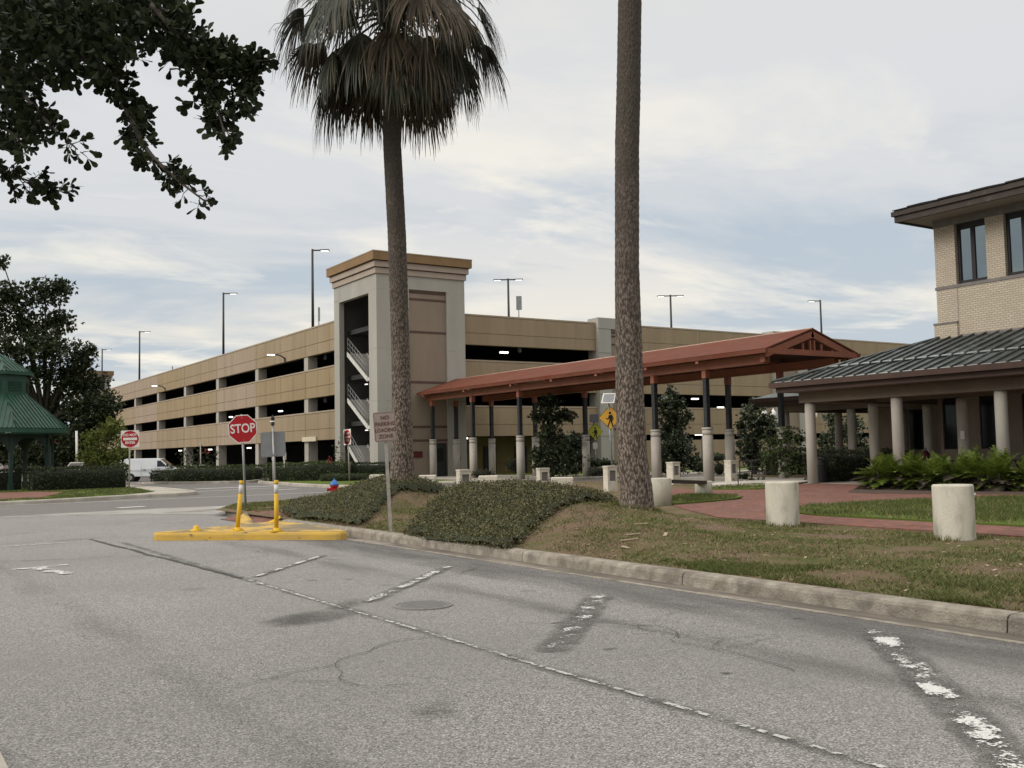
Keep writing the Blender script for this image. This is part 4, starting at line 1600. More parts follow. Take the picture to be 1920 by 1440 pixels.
def frond(b, c, az, el, pet, fan, nl, droop, mi, spread=2.0):
    """one fan-palm frond: petiole, then a fan of drooping segments"""
    d = Vector((math.cos(az) * math.cos(el), math.sin(az) * math.cos(el), math.sin(el)))
    p0 = Vector(c) + Vector((math.cos(az), math.sin(az), 0)) * .12
    pts = []
    p = p0.copy()
    dd = d.copy()
    for i in range(6):
        pts.append(p.copy())
        p = p + dd * pet / 5
        dd = (dd + Vector((0, 0, -.10 - .12 * droop))).normalized()
    hub = pts[-1]
    b.tube(pts, [.028, .024, .02, .017, .014, .012], 5, mi, True, False)
    side = dd.cross(Vector((0, 0, 1)))
    side = side.normalized() if side.length > .05 else Vector((1, 0, 0))
    upv = side.cross(dd).normalized()
    for i in range(nl):
        t = (i / (nl - 1) - .5) * spread
        v = (dd * math.cos(t) + side * math.sin(t) + upv * .12 * math.cos(t)).normalized()
        ln = fan * (1 - .25 * abs(t) / spread * 2) * rnd.uniform(.85, 1.12)
        q = hub.copy()
        wd = .030 * rnd.uniform(.8, 1.2)
        last = None
        seg = 6
        vs, fs = [], []
        wv = v.copy()
        dl = droop * rnd.uniform(.55, 1.5)
        for s in range(seg + 1):
            f = s / seg
            ww = wd * (1 - f) ** .7 * (1 if s else .5) + .0025
            sd = wv.cross(upv)
            sd = sd.normalized() if sd.length > .05 else side
            vs += [q + sd * ww, q - sd * ww]
            if s < seg:
                fs.append((2 * s, 2 * s + 1, 2 * s + 3, 2 * s + 2))
            q = q + wv * ln / seg
            wv = (wv + Vector((rnd.uniform(-.22, .22), rnd.uniform(-.22, .22), -1)) * (.08 + .38 * f) * dl).normalized()
        b.add(vs, fs, mi)


palm = thing('palm_tree', 'tall palm with a full shaggy skirt of hanging fan fronds, left of the bare trunk', 'palm tree', (10.93, 21.75, 1.0))
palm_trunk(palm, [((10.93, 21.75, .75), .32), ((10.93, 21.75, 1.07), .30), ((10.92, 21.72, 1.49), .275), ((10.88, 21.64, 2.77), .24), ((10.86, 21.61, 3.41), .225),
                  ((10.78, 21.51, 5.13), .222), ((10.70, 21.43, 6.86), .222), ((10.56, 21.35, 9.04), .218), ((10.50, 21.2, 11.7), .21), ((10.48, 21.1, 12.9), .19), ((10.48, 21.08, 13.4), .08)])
PC = Vector((10.48, 21.1, 12.2))
for i in range(98):
    az = i * 2.39996 + rnd.uniform(-.3, .3)
    t = i / 97
    b = MB()
    if t < .28:       # young upright fronds
        el, pet, drp, fan, hub = R(75 - 130 * t), rnd.uniform(1.2, 1.6), rnd.uniform(.6, .9), rnd.uniform(1.2, 1.5), .55
    elif t < .68:     # mature fronds arching out, segments hanging
        el, pet, drp, fan, hub = R(42 - 95 * (t - .28)) + rnd.uniform(-.2, .2), rnd.uniform(1.8, 2.5), rnd.uniform(1.6, 2.3), rnd.uniform(1.45, 1.9), .30
    else:             # old skirt close to the trunk
        el, pet, drp, fan, hub = R(10 - 120 * (t - .68)) + rnd.uniform(-.25, .2), rnd.uniform(1.0, 2.25), rnd.uniform(1.9, 2.8), rnd.uniform(1.4, 1.9), -.2
    frond(b, PC + Vector((0, 0, hub)), az, el, pet, fan, 40, drp, 0, 2.5 if t < .28 else 2.1)
    dry = rnd.random() < (.06 + .62 * max(0, t - .4) / .6)
    b.build('frond', PALMD if dry else PALMG, palm)
b = MB()
for i in range(60):
    az = rnd.uniform(0, 6.28)
    z = rnd.uniform(11.6, 13)
    d = Vector((math.cos(az), math.sin(az), 0))
    p = PC + Vector((0, 0, z - 12.75)) + d * .19
    b.tube([p, p + d * .12 + Vector((0, 0, .16)), p + d * .3 + Vector((0, 0, .2))], [.03, .025, .015], 5)
b.build('frond_stub', PALMD, palm)
b = MB()   # bare flower stalk on the left side of the crown
st0 = at(540, 40, 24.0)
pts = [PC, (PC + st0) / 2 + Vector((0, 0, .25)), st0, at(515, 45, 24), at(503, 60, 24)]
b.tube(pts, [.02, .015, .01, .006, .004], 5)
for k in range(8):
    q = Vector(pts[2]).lerp(Vector(pts[4]), k / 8)
    b.tube([q, q + Vector((rnd.uniform(-.15, .1), rnd.uniform(-.1, .1), rnd.uniform(-.2, .1)))], [.006, .003], 4)
b.build('flower_stalk', PALMD, palm)

palm2 = thing('palm_tree', 'palm whose thick bare ringed trunk runs out of the top of the picture', 'palm tree', (11.51, 13.76, .5))
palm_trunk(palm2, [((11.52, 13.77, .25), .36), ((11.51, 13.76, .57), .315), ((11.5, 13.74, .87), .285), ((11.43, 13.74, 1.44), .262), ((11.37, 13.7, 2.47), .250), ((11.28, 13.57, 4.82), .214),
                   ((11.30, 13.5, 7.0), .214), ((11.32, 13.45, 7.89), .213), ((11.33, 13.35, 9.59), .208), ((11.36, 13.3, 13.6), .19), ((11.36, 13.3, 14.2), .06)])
b = MB()
for i in range(44):
    t = i / 43
    frond(b, (11.36, 13.3, 14.0 - .8 * t), i * 2.39996, R(70 - 95 * t), 1.1, 1.2, 22, .6 + .7 * t, 0)
b.build('crown', PALMG, palm2)


# ---- foreground oak reaching in from the upper left
oak = thing('oak_tree', 'near oak whose dark leafy branches hang into the upper left of the picture', 'tree', (-6.4, 6.6, 0))
b = MB()
tb = Vector((-6.4, 6.6, 0))
top = Vector((-5.7, 7.0, 4.6))
b.tube([tb + Vector((0, 0, -.2)), tb + Vector((.05, 0, .5)), tb.lerp(top, .5), top, top + Vector((.3, .2, 1.6)), top + Vector((.2, .6, 3.4))], [.42, .33, .28, .25, .18, .08], 14)
b.build('trunk', BARK, oak)


def limb(pix, d0, d1, r0, r1):
    pts = catmull([tuple(at(u - 15, v - 20, d0 + (d1 - d0) * i / (len(pix) - 1))) for i, (u, v) in enumerate(pix)], 6)
    return [Vector(p) for p in pts], r0, r1


LIMBS = [
    ([(-420, 60), (-120, 20), (120, -10), (300, 30), (370, 95), (440, 120), (500, 135)], 7.2, 5.6, .07, .006, 1.0),
    ([(300, 30), (380, 130), (405, 190), (425, 235), (440, 285)], 6.0, 5.4, .02, .004, .8),
    ([(370, 95), (455, 145), (480, 165), (460, 215)], 5.8, 5.6, .015, .004, .8),
    ([(-300, 120), (20, 60), (160, 120), (230, 170), (255, 230), (290, 300), (340, 350), (400, 398)], 7.0, 5.2, .06, .004, .85),
    ([(-250, 180), (-40, 130), (50, 190), (100, 245), (160, 300)], 6.8, 5.4, .04, .004, .6),
    ([(-250, 260), (-60, 250), (20, 260), (60, 295)], 6.8, 5.6, .03, .004, .6),
    ([(-200, 320), (-30, 310), (30, 345), (80, 362), (128, 372)], 6.4, 6.0, .02, .003, .55),
    ([(-300, -60), (-60, -80), (120, -60), (270, -20), (330, 15)], 7.4, 6.2, .05, .005, 1.0),
    ([(-200, 20), (0, 40), (110, 60), (200, 80), (260, 60)], 7.2, 6.4, .04, .005, 1.2),
]
fol = MB()
for pix, d0, d1, r0, r1, dens in LIMBS:
    pts, _, _ = limb(pix, d0, d1, r0, r1)
    b = MB()
    start = [top + Vector((.2, .1, .6))] if pix[0][0] < 0 else []
    pp = start + pts
    n = len(pp)
    b.tube(pp, [r0 + (r1 - r0) * (i / (n - 1)) ** .6 for i in range(n)], 7)
    b.build('branch', BARK, oak)
    for i, p in enumerate(pts):
        f = i / (len(pts) - 1)
        uu = pix[min(len(pix) - 1, int(f * (len(pix) - 1)))][0]
        if uu < -160:
            continue
        ax = (pts[min(i + 1, len(pts) - 1)] - pts[max(0, i - 1)]).normalized()
        for _ in range(max(2, int((3.2 + 2.6 * (1 - f)) * dens))):
            q0 = p + ax * rnd.uniform(-.07, .07)
            tl = (.05 + .20 * (1 - f) ** .9 * rnd.random()) * (1.1 if dens >= 1 else 1)
            td = (ax * rnd.uniform(.2, 1.1) + rand_unit() * .85 + Vector((0, 0, -.15))).normalized()
            q1 = q0 + td * tl
            fol.tube([q0, q0.lerp(q1, .6) + rand_unit() * .008, q1], [.0032, .0024, .0014], 4, 1)
            for k in range(1 + int(tl / .06)):
                q = q1.lerp(q0, k * .3)
                for _ in range(rnd.randint(3, 6)):
                    d = (td + rand_unit() * 1.0).normalized()
                    ln = rnd.uniform(.040, .078)
                    leaf(fol, q, d, rand_unit(), ln, ln * rnd.uniform(.45, .62), 0, True)
# the dense mass in the corner
for (u, v, du, dv, n) in ((40, 20, 60, 34, 190), (130, 20, 60, 30, 180), (215, 15, 50, 24, 140), (30, 80, 45, 34, 150), (105, 78, 50, 34, 160), (180, 65, 45, 30, 140), (262, 40, 26, 26, 70),
                          (40, 150, 40, 30, 110), (115, 135, 36, 24, 80), (20, 205, 30, 28, 80), (60, 235, 30, 22, 50), (190, 120, 32, 26, 70), (235, 100, 26, 20, 40), (310, 80, 32, 22, 60), (350, 110, 24, 22, 40),
                          (8, 262, 18, 14, 26), (330, 22, 20, 18, 30), (265, 205, 16, 20, 26)):
    for _ in range(int(n * .78)):
        q = at(u + rnd.gauss(0, 1) * du * .6, v + rnd.gauss(0, 1) * dv * .6, rnd.uniform(5.6, 7.4))
        ax = rand_unit() + Vector((0, 0, -.3))
        for _ in range(rnd.randint(3, 5)):
            ln = rnd.uniform(.045, .085)
            leaf(fol, q, (ax.normalized() + rand_unit() * .9).normalized(), rand_unit(), ln, ln * .55, 0, True)
for _ in range(2600):    # the part of the crown outside the picture
    q = Vector((rnd.gauss(-6.0, 1.7), rnd.gauss(7.2, 1.5), rnd.gauss(6.8, 1.1)))
    leaf(fol, q, rand_unit(), rand_unit(), .22, .16, 0)
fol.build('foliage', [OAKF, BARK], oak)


def tree(name, label, cat, base, trunk_top, trunk_r, blobs, lm, leafsz, n_per, group=None, core=.62, shell=.5, extra=None):
    t = thing(name, label, cat, base, group)
    bv = Vector(base)
    tt = Vector(trunk_top)
    b = MB()
    b.tube([bv + Vector((0, 0, -.3)), bv.lerp(tt, .4), tt], [trunk_r * 1.25, trunk_r, trunk_r * .75], 9)
    for (c, r) in blobs:
        c = Vector(c)
        mid = tt.lerp(c, .5) + Vector((0, 0, .1 * (c - tt).length))
        b.tube([tt + Vector((0, 0, -.1)), mid, c], [trunk_r * .34, trunk_r * .18, trunk_r * .06], 6)
    b.build('trunk', BARK, t)
    b = MB()
    for (c, r) in blobs:
        r = r if isinstance(r, tuple) else (r, r, r)
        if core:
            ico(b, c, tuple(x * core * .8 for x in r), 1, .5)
        vol = (r[0] * r[1] * r[2]) ** (2 / 3)
        clump(b, c, r, int(n_per * vol), leafsz, leafsz * .55, 0, shell)
    b.build('crown', [lm, CORE], t)
    return t


def px_blobs(lst, d, depth_spread=.5):
    o = []
    for i, (u, v, ru, rv) in enumerate(lst):
        dd = d + rnd.uniform(-1, 1) * depth_spread * ru * d / FPX
        o.append((tuple(at(u, v, dd)), (ru * dd / FPX, ru * dd / FPX, rv * dd / FPX)))
    return o


# left live oak behind the pavilion
tree('oak_tree', 'big dark oak with a gappy spreading crown behind the green pavilion', 'tree', tuple(at(95, 893, 62)), tuple(at(85, 790, 62)), .42,
     px_blobs([(20, 560, 52, 34), (85, 548, 48, 30), (118, 538, 24, 18), (45, 610, 55, 34), (110, 600, 40, 26), (25, 660, 48, 30), (100, 655, 50, 30), (150, 668, 30, 22), (60, 700, 42, 26), (140, 725, 40, 28),
               (180, 750, 34, 26), (200, 768, 22, 20), (95, 760, 44, 30), (165, 800, 42, 30), (120, 810, 46, 34), (70, 800, 44, 30), (-40, 620, 60, 60), (-60, 540, 60, 50), (-50, 700, 60, 50), (5, 492, 18, 14), (168, 655, 16, 16),
               (130, 858, 50, 34), (60, 860, 48, 34), (175, 720, 34, 24), (150, 765, 40, 30), (190, 790, 34, 26), (205, 758, 26, 24), (120, 700, 40, 28), (155, 690, 26, 22), (80, 640, 44, 30), (140, 825, 40, 30)], 62, .9), OAKL, .22, 1080, core=0, shell=.1)
tree('young_tree', 'light yellow-green young tree between the white pole and the white van', 'tree', tuple(at(196, 902, 60)), tuple(at(194, 862, 60)), .09,
     px_blobs([(180, 826, 32, 24), (206, 812, 28, 22), (224, 845, 22, 24), (168, 860, 26, 22), (200, 862, 32, 26), (216, 795, 20, 16), (225, 880, 18, 20), (185, 885, 30, 16)], 60), YTREE, .15, 2200, core=0, shell=.15)
t_ = tree('crape_myrtle', 'small tree with red blossom beyond the hedge, right of the pavilion posts', 'tree', tuple(at(108, 890, 72)), tuple(at(106, 868, 72)), .1,
          px_blobs([(108, 838, 20, 16), (98, 850, 16, 14), (115, 862, 22, 18)], 72), HEDGED, .16, 1100, core=0, shell=.2)
b = MB()
for (u, v, r_) in ((104, 828, 9), (110, 833, 10), (98, 834, 7), (112, 826, 6)):
    c = at(u, v, 71.2)
    rr = r_ * 71 / FPX
    clump(b, c, (rr, rr, rr * .8), 70, .16, .12)
b.build('blossom', REDL, t_)
# a line of dark trees far beyond the pavilion
for i, (u, v, ru, rv, d) in enumerate(((20, 830, 60, 45, 95), (75, 850, 50, 40, 100), (140, 858, 45, 34, 105), (-60, 820, 70, 60, 98), (290, 850, 30, 16, 150), (325, 862, 24, 12, 140))):
    lab = ['broad dark tree filling the gap behind the pavilion posts', 'dark tree far behind the slanted info board', 'low dark tree far behind the white pole',
           'dark tree at the left picture edge beyond the pavilion', 'distant tree just above the roof of the white van', 'small distant tree over the nose of the white van'][i]
    tree('distant_tree', lab, 'tree', tuple(at(u, 905, d)), tuple(at(u, v + rv * .5, d)), .15, px_blobs([(u, v, ru, rv), (u - ru * .6, v + 8, ru * .6, rv * .7), (u + ru * .6, v + 6, ru * .6, rv * .7)], d), OAKL, .34, 700, core=.5, shell=.3,
         group='trees beyond the pavilion')

# magnolias in front of the right facade
mg = 'magnolias along the garage facade'
tree('magnolia', 'magnolia with a narrow brownish top between the second and third pairs of canopy piers', 'tree', tuple(at(1035, 893, 57)), tuple(at(1035, 850, 57)), .12,
     px_blobs([(1028, 755, 24, 16), (1030, 785, 27, 20), (1005, 782, 14, 12), (1062, 782, 22, 14), (1030, 815, 27, 22), (1075, 828, 26, 18), (1040, 850, 40, 24), (1085, 860, 26, 20), (1010, 860, 20, 20), (1050, 878, 45, 14)], 57), MAGL, .20, 1500, group=mg, core=.55, shell=.3)
tree('magnolia', 'dense conical magnolia just right of the thick palm trunk', 'tree', tuple(at(1266, 893, 56)), tuple(at(1266, 850, 56)), .12,
     px_blobs([(1258, 737, 13, 14), (1250, 755, 22, 16), (1272, 755, 16, 14), (1262, 780, 30, 20), (1290, 782, 12, 9), (1262, 808, 32, 20), (1268, 838, 38, 24), (1270, 865, 42, 24), (1302, 868, 16, 14), (1245, 870, 18, 18)], 56), MAGL, .20, 1500, group=mg, core=.55, shell=.3)
tree('magnolia', 'magnolia rising behind the twin globe street lamp', 'tree', tuple(at(1415, 890, 54)), tuple(at(1415, 850, 54)), .12,
     px_blobs([(1415, 762, 20, 16), (1405, 785, 24, 18), (1432, 790, 26, 18), (1390, 800, 14, 12), (1420, 815, 34, 20), (1455, 810, 18, 14), (1405, 845, 30, 24), (1430, 865, 34, 20)], 54), MAGL, .19, 1500, group=mg, core=.55, shell=.3)
tree('magnolia', 'dark magnolia seen between the porch columns of the brick building', 'tree', tuple(at(1600, 880, 60)), tuple(at(1600, 850, 60)), .12,
     px_blobs([(1560, 785, 18, 16), (1598, 800, 24, 20), (1570, 815, 26, 20), (1610, 835, 26, 22), (1560, 845, 26, 22), (1590, 860, 36, 18), (1668, 795, 12, 12), (1545, 830, 16, 16)], 60), MAGL, .20, 1300, group=mg, core=.5, shell=.3)
tree('shrub', 'loose many-stemmed green shrub on white gravel left of the first porch column', 'shrub', (31.0, 29.0, .2), (31.0, 29.0, .55), .06,
     px_blobs([(1475, 815, 26, 16), (1450, 830, 22, 18), (1500, 822, 20, 16), (1470, 850, 34, 22), (1505, 858, 20, 20), (1440, 862, 20, 18), (1478, 878, 32, 14)], 41.2), HEDGE, .12, 2000, core=.45, shell=.2)
# small shrubs along the facade planting bed
for i, (u, v, ru, rv, d, m_, lab) in enumerate((
        (1312, 876, 16, 14, 55, HEDGE, 'rounded shrub between the second pedestal from right and a canopy pier'),
        (1348, 880, 14, 16, 55, HEDGED, 'rounded shrub between the last two right-hand canopy piers'),
        (1345, 858, 22, 10, 60, HEDGE, 'clipped shrub against the low garage wall behind the right-hand piers'),
        (1238, 878, 12, 14, 56, HEDGED, 'low shrub beside the thick palm trunk, behind a canopy pier'),
        (1125, 868, 40, 9, 57, HEDGE, 'long clipped light green shrub behind the crosswalk signs'),
        (1120, 886, 22, 11, 56, CYCD, 'dry brown ornamental grass below the light green clipped shrub'),
        (905, 888, 26, 8, 58, CYCD, 'dry brown low shrubs in front of the yellow-lit lobby'),
        (960, 872, 14, 14, 58, HEDGED, 'dark shrub beside the third canopy pier'),
        (1395, 893, 14, 6, 44, HEDGED, 'low dark ground shrub behind the rightmost pedestal'),
        (1420, 905, 34, 8, 41, CYCD, 'sparse brownish low plants behind the white gravel strip'))):
    o = thing('shrub', lab, 'shrub', tuple(at(u, v + rv, d)), 'planting along the garage')
    c = at(u, v, d)
    rr = (ru * d / FPX, ru * d / FPX * .8, rv * d / FPX)
    b = MB()
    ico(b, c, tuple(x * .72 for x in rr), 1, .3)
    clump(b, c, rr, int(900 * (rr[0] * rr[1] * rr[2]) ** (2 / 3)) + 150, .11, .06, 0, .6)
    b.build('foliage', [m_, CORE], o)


def hedge(label, path, wdt, hgt, z0, m_, n, leafsz=.09, cat='hedge', group=None, bumps=.12):
    pts = [Vector((p[0], p[1], 0)) for p in path]
    c0 = sum(pts, Vector()) / len(pts)
    t = thing('hedge', label, cat, (c0.x, c0.y, z0), group)
    b = MB()
    fine = [Vector((p[0], p[1], 0)) for p in catmull([tuple(p) for p in path], 6)]
    P = []
    for p in fine:
        k = 1 + bumps * mnoise.noise(p * .8)
        P.append((p, k))
    prof = [(-.42, .02), (-.48, .35), (-.46, .8), (-.3, .95), (0, .97), (.3, .95), (.46, .8), (.48, .35), (.42, .02)]
    b2 = MB()
    rings, fs = [], []
    for i, (p, k) in enumerate(P):
        d = (fine[min(i + 1, len(fine) - 1)] - fine[max(i - 1, 0)]).normalized()
        nn = Vector((d.y, -d.x, 0))
        e = .55 if i in (0, len(P) - 1) else 1
        for o, z in prof:
            q = p + nn * o * wdt * .9 * e
            rings.append((q.x, q.y, z0 + z * hgt * k * .93))
    n_p = len(prof)
    for i in range(len(P) - 1):
        for j in range(n_p - 1):
            a = i * n_p + j
            fs.append((a, a + 1, a + n_p + 1, a + n_p))
    fs.append(tuple(range(n_p))); fs.append(tuple(range(len(rings) - 1, len(rings) - n_p - 1, -1)))
    b.add(rings, fs, 1, True)
    for _ in range(n):
        f = rnd.random() * (len(P) - 1)
        i = int(f)
        p = P[i][0].lerp(P[min(i + 1, len(P) - 1)][0], f - i)
        k = P[i][1]
        d = (fine[min(i + 1, len(fine) - 1)] - fine[max(i - 1, 0)]).normalized()
        nn = Vector((d.y, -d.x, 0))
        s = rnd.random()
        if s < .38:
            q, on = p + nn * rnd.uniform(-.48, .48) * wdt + Vector((0, 0, z0 + hgt * k * rnd.uniform(.92, 1.04))), Vector((0, 0, 1))
        elif s < .95:
            sd = -1 if rnd.random() < .62 else 1
            q, on = p + nn * sd * wdt * rnd.uniform(.43, .52) + Vector((0, 0, z0 + hgt * k * rnd.uniform(.03, .97))), nn * sd
        else:
            ends = (0, -1) if rnd.random() < .5 else (-1, 1)
            pe = fine[ends[0]]
            q, on = pe + d * ends[1] * .05 + nn * rnd.uniform(-.45, .45) * wdt + Vector((0, 0, z0 + hgt * rnd.uniform(.05, .95))), d * ends[1]
        leaf(b, q, (on + rand_unit() * .9).normalized(), rand_unit(), leafsz * rnd.uniform(.7, 1.3), leafsz * .6, 0)
    b.build('foliage', [m_, CORE], t)
    return t


hedge('long clipped dark hedge on the green lawn beside the pavilion', [(7.1, 54.9), (9.2, 55.2), (11.6, 55.6)], 1.5, 1.08, .13, HEDGED, 5200, .10)
hedge('dark clipped hedge under the pavilion roof edge', [(2.5, 57.5), (5.0, 57.9), (7.0, 58.3)], 1.2, 1.0, .13, HEDGED, 2200, .10)
hedge('bushy hedge on the island between the white van and the stop sign', [(18.0, 69.0), (19.3, 65.5), (20.8, 64.0), (21.6, 65.6)], 2.2, 1.0, 0.0, HEDGE, 3600, .12)
hedge('low straggly hedge in front of the nose of the white van', [(18.1, 74.5), (18.3, 72.5), (18.5, 70.0)], 1.4, .8, -.15, HEDGED, 2600, .14)
hedge('rounded hedge right of the garage entrance, behind the back-turned sign', [(21.0, 59.2), (22.2, 57.6), (23.4, 56.4), (24.6, 55.6)], 1.7, 1.02, .12, HEDGE, 4600, .10)
hedge('dark hedge at the foot of the stair tower, behind the edge-on sign', [(24.8, 55.7), (26.2, 54.9), (27.5, 54.6)], 1.3, .95, .12, HEDGED, 2600, .10)
hedge('low flat hedge strip in front of the rounded hedge', [(22.3, 54.5), (23.4, 53.6), (25.4, 53.0)], .8, .35, .12, HEDGE, 1500, .09)
hedge('dark hedge between the porch columns behind the black bin', [(31.4, 26.6), (33.6, 26.4), (36.0, 26.3)], 1.4, 1.15, .2, HEDGED, 4200, .09)
hedge('dark hedge far behind the porch columns', [(38, 35), (44, 35.4), (50, 35.6)], 1.6, 1.3, .1, HEDGED, 2200, .13)

# small bare shrub with pink blossom at the garage corner
t_ = tree('crape_myrtle', 'thin leggy crape myrtle with a few red blossoms left of the edge-on sign', 'tree', (24.0, 54.6, .12), (24.1, 54.7, 1.2), .05,
          px_blobs([(632, 845, 14, 14), (640, 865, 16, 16), (625, 872, 14, 14), (648, 878, 12, 12), (634, 825, 7, 9)], 60), HEDGE, .11, 330, core=0, shell=.2)
b = MB()
clump(b, at(617, 862, 59), (.28, .28, .25), 45, .10, .08)
b.build('blossom', REDL, t_)
t_ = tree('crape_myrtle', 'sprawling crape myrtle above the hedge right of the white van', 'tree', tuple(at(375, 895, 76)), tuple(at(372, 868, 76)), .07,
          px_blobs([(350, 858, 20, 16), (375, 850, 16, 16), (390, 868, 20, 16), (362, 872, 22, 14), (405, 850, 10, 10)], 76), HEDGED, .15, 420, core=0, shell=.2)
b = MB()
clump(b, at(388, 848, 75), (.3, .3, .25), 35, .12, .08)
b.build('blossom', REDL, t_)
t_ = tree('sapling', 'small bare sapling in front of the rightmost pedestal', 'sapling', tuple(at(1384, 907, 35)), tuple(at(1384, 895, 35)), .02,
          px_blobs([(1378, 893, 8, 6), (1390, 890, 7, 6)], 35), CYCD, .07, 160, core=0)


# cycads in front of the porch
def cycad(base, r, h, label):
    t = thing('cycad', label, 'shrub', base, 'cycads along the porch')
    b = MB()
    bv = Vector(base)
    for i in range(125):
        az = rnd.uniform(0, 6.28)
        el = R(rnd.uniform(8, 86))
        old = rnd.random() < .24
        mi = 1 if old else 0
        if old:
            el = R(rnd.uniform(-5, 30))
        ln = r * rnd.uniform(.8, 1.25)
        d = Vector((math.cos(az) * math.cos(el), math.sin(az) * math.cos(el), math.sin(el)))
        p = bv + Vector((rnd.uniform(-.16, .16), rnd.uniform(-.16, .16), h * .32 * rnd.random()))
        seg = 9
        for s in range(seg):
            q = p + d * ln / seg
            sd = d.cross(Vector((0, 0, 1))).normalized()
            upn = sd.cross(d)
            ll = ln * .30 * math.sin(math.pi * min(1, (s + 1.2) / (seg + .5))) + .03
            for k in (0, .5):
                pq = p.lerp(q, k)
                for sg in (-1, 1):
                    tip = pq + sd * sg * ll + d * ll * .55 + upn * ll * .25
                    wv = d * .036
                    b.add([pq - wv * .5, pq + wv, tip], [(0, 1, 2)], mi)
            p = q
            d = (d + Vector((0, 0, -.10))).normalized()
    b.build('fronds', [CYC, CYCD], t)
    b = MB()
    for i in range(34):
        az = rnd.uniform(0, 6.28)
        rr = rnd.uniform(.1, .42)
        b.tube([bv + Vector((math.cos(az) * rr, math.sin(az) * rr, -.05)), bv + Vector((math.cos(az) * rr * 1.6, math.sin(az) * rr * 1.6, rnd.uniform(.3, .6)))], [.025, .012], 5)
    ico(b, bv + Vector((0, 0, .2)), (.34, .34, .24), 1, .5)
    b.build('stem', [WOODD, CORE], t)


cl = ['cycad at the left end of the row, beside the brick plaza', 'second cycad from the left, in front of the narrow porch column', 'cycad in front of the second thick porch column', 'cycad below the picnic table',
      'tall cycad below the column with the paper notice', 'cycad between the paper-notice column and the upright white cylinder', 'cycad just right of the paper-notice column', 'cycad above the nearer white cylinder',
      'cycad in front of the right-hand porch column', 'cycad at the right picture edge', 'last cycad of the row, cut by the right picture edge']
for i, lab in enumerate(cl):
    f = i / (len(cl) - 1)
    x = 27.0 + 1.2 * f + rnd.uniform(-.25, .25)
    y = 20.1 - 8.6 * f
    cycad((x, y, .22), rnd.uniform(.78, .95), rnd.uniform(.9, 1.15), lab)


# ---- ivy-like ground cover on the two planted mounds
def in_poly(x, y, P):
    c = False
    n = len(P)
    for i in range(n):
        (x0, y0), (x1, y1) = P[i], P[(i + 1) % n]
        if (y0 > y) != (y1 > y) and x < (x1 - x0) * (y - y0) / (y1 - y0) + x0:
            c = not c
    return c


def edge_dist(x, y, P):
    m = 9
    n = len(P)
    for i in range(n):
        (x0, y0), (x1, y1) = P[i], P[(i + 1) % n]
        dx_, dy_ = x1 - x0, y1 - y0
        t = max(0, min(1, ((x - x0) * dx_ + (y - y0) * dy_) / (dx_ * dx_ + dy_ * dy_)))
        m = min(m, math.hypot(x - x0 - t * dx_, y - y0 - t * dy_))
    return m


def ground_cover(P, n, th):
    x0, x1 = min(p[0] for p in P), max(p[0] for p in P)
    y0, y1 = min(p[1] for p in P), max(p[1] for p in P)

    def hz(x, y):
        e = edge_dist(x, y, P)
        k = min(1, e / .16)
        return bank(x, y) + th * math.sqrt(k) * (1 + .45 * mnoise.noise(Vector((x * 1.7, y * 1.7, 3))) + .35 * mnoise.noise(Vector((x * 5, y * 5, 8)))) - .01
    b = MB()
    st = .1
    nx, ny = int((x1 - x0) / st) + 1, int((y1 - y0) / st) + 1
    idx, vs, fs = {}, [], []
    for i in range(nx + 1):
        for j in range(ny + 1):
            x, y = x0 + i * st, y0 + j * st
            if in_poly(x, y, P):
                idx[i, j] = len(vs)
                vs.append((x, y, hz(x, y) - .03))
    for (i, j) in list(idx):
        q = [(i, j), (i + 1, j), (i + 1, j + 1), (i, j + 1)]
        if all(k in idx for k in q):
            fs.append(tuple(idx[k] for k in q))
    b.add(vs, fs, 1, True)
    c = 0
    while c < n:
        x, y = rnd.uniform(x0 - .2, x1 + .2), rnd.uniform(y0 - .2, y1 + .2)
        jit = .03 if rnd.random() < .8 else .16
        if not in_poly(x + rnd.gauss(0, jit), y + rnd.gauss(0, jit), P):
            continue
        c += 1
        e = edge_dist(x, y, P)
        top_ = hz(x, y) - bank(x, y)
        if not in_poly(x, y, P):
            top_ = .03
            if x < 8.34:
                continue
        z = bank(x, y) + (top_ * rnd.random() if e < .14 else top_ * rnd.uniform(.8, 1.12)) + rnd.uniform(-.015, .025) + (.09 * rnd.random() ** 5)
        ln = rnd.uniform(.022, .046)
        leaf(b, Vector((x, y, z)), (rand_unit() + Vector((-.25, -.1, .15))).normalized(), (rand_unit() * .9 + Vector((0, 0, 1))).normalized(), ln, ln * .62, 0)
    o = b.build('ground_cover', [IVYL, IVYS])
    o['kind'] = 'stuff'
    return o


MID = catmull([(8.02, 12.7), (8.0, 13.2), (8.05, 14.2), (8.1, 15.6), (8.3, 16.5), (9.0, 17.4), (10.0, 18.7), (10.9, 19.8), (12.2, 19.6), (13.0, 17.6), (12.8, 15.8), (12.0, 14.8), (11.3, 14.5), (10.4, 14.25), (9.5, 13.75), (8.9, 13.25), (8.4, 12.85)], 3, True)
LEFT = catmull([(8.35, 18.6), (8.3, 20.2), (8.35, 22.0), (8.6, 23.6), (9.2, 25.2), (10.0, 26.8), (11.0, 27.6), (12.2, 27.2), (13.0, 25.6), (13.0, 23.4), (12.4, 21.8), (11.4, 21.1), (10.6, 20.9), (9.8, 20.2), (9.0, 19.2)], 3, True)
tag(ground_cover(MID, 52000, .17), 'dense low ivy-like ground cover on the nearer planted mound', 'ground cover')
tag(ground_cover(LEFT, 40000, .17), 'dense low ivy-like ground cover on the farther mound below the left palm', 'ground cover')


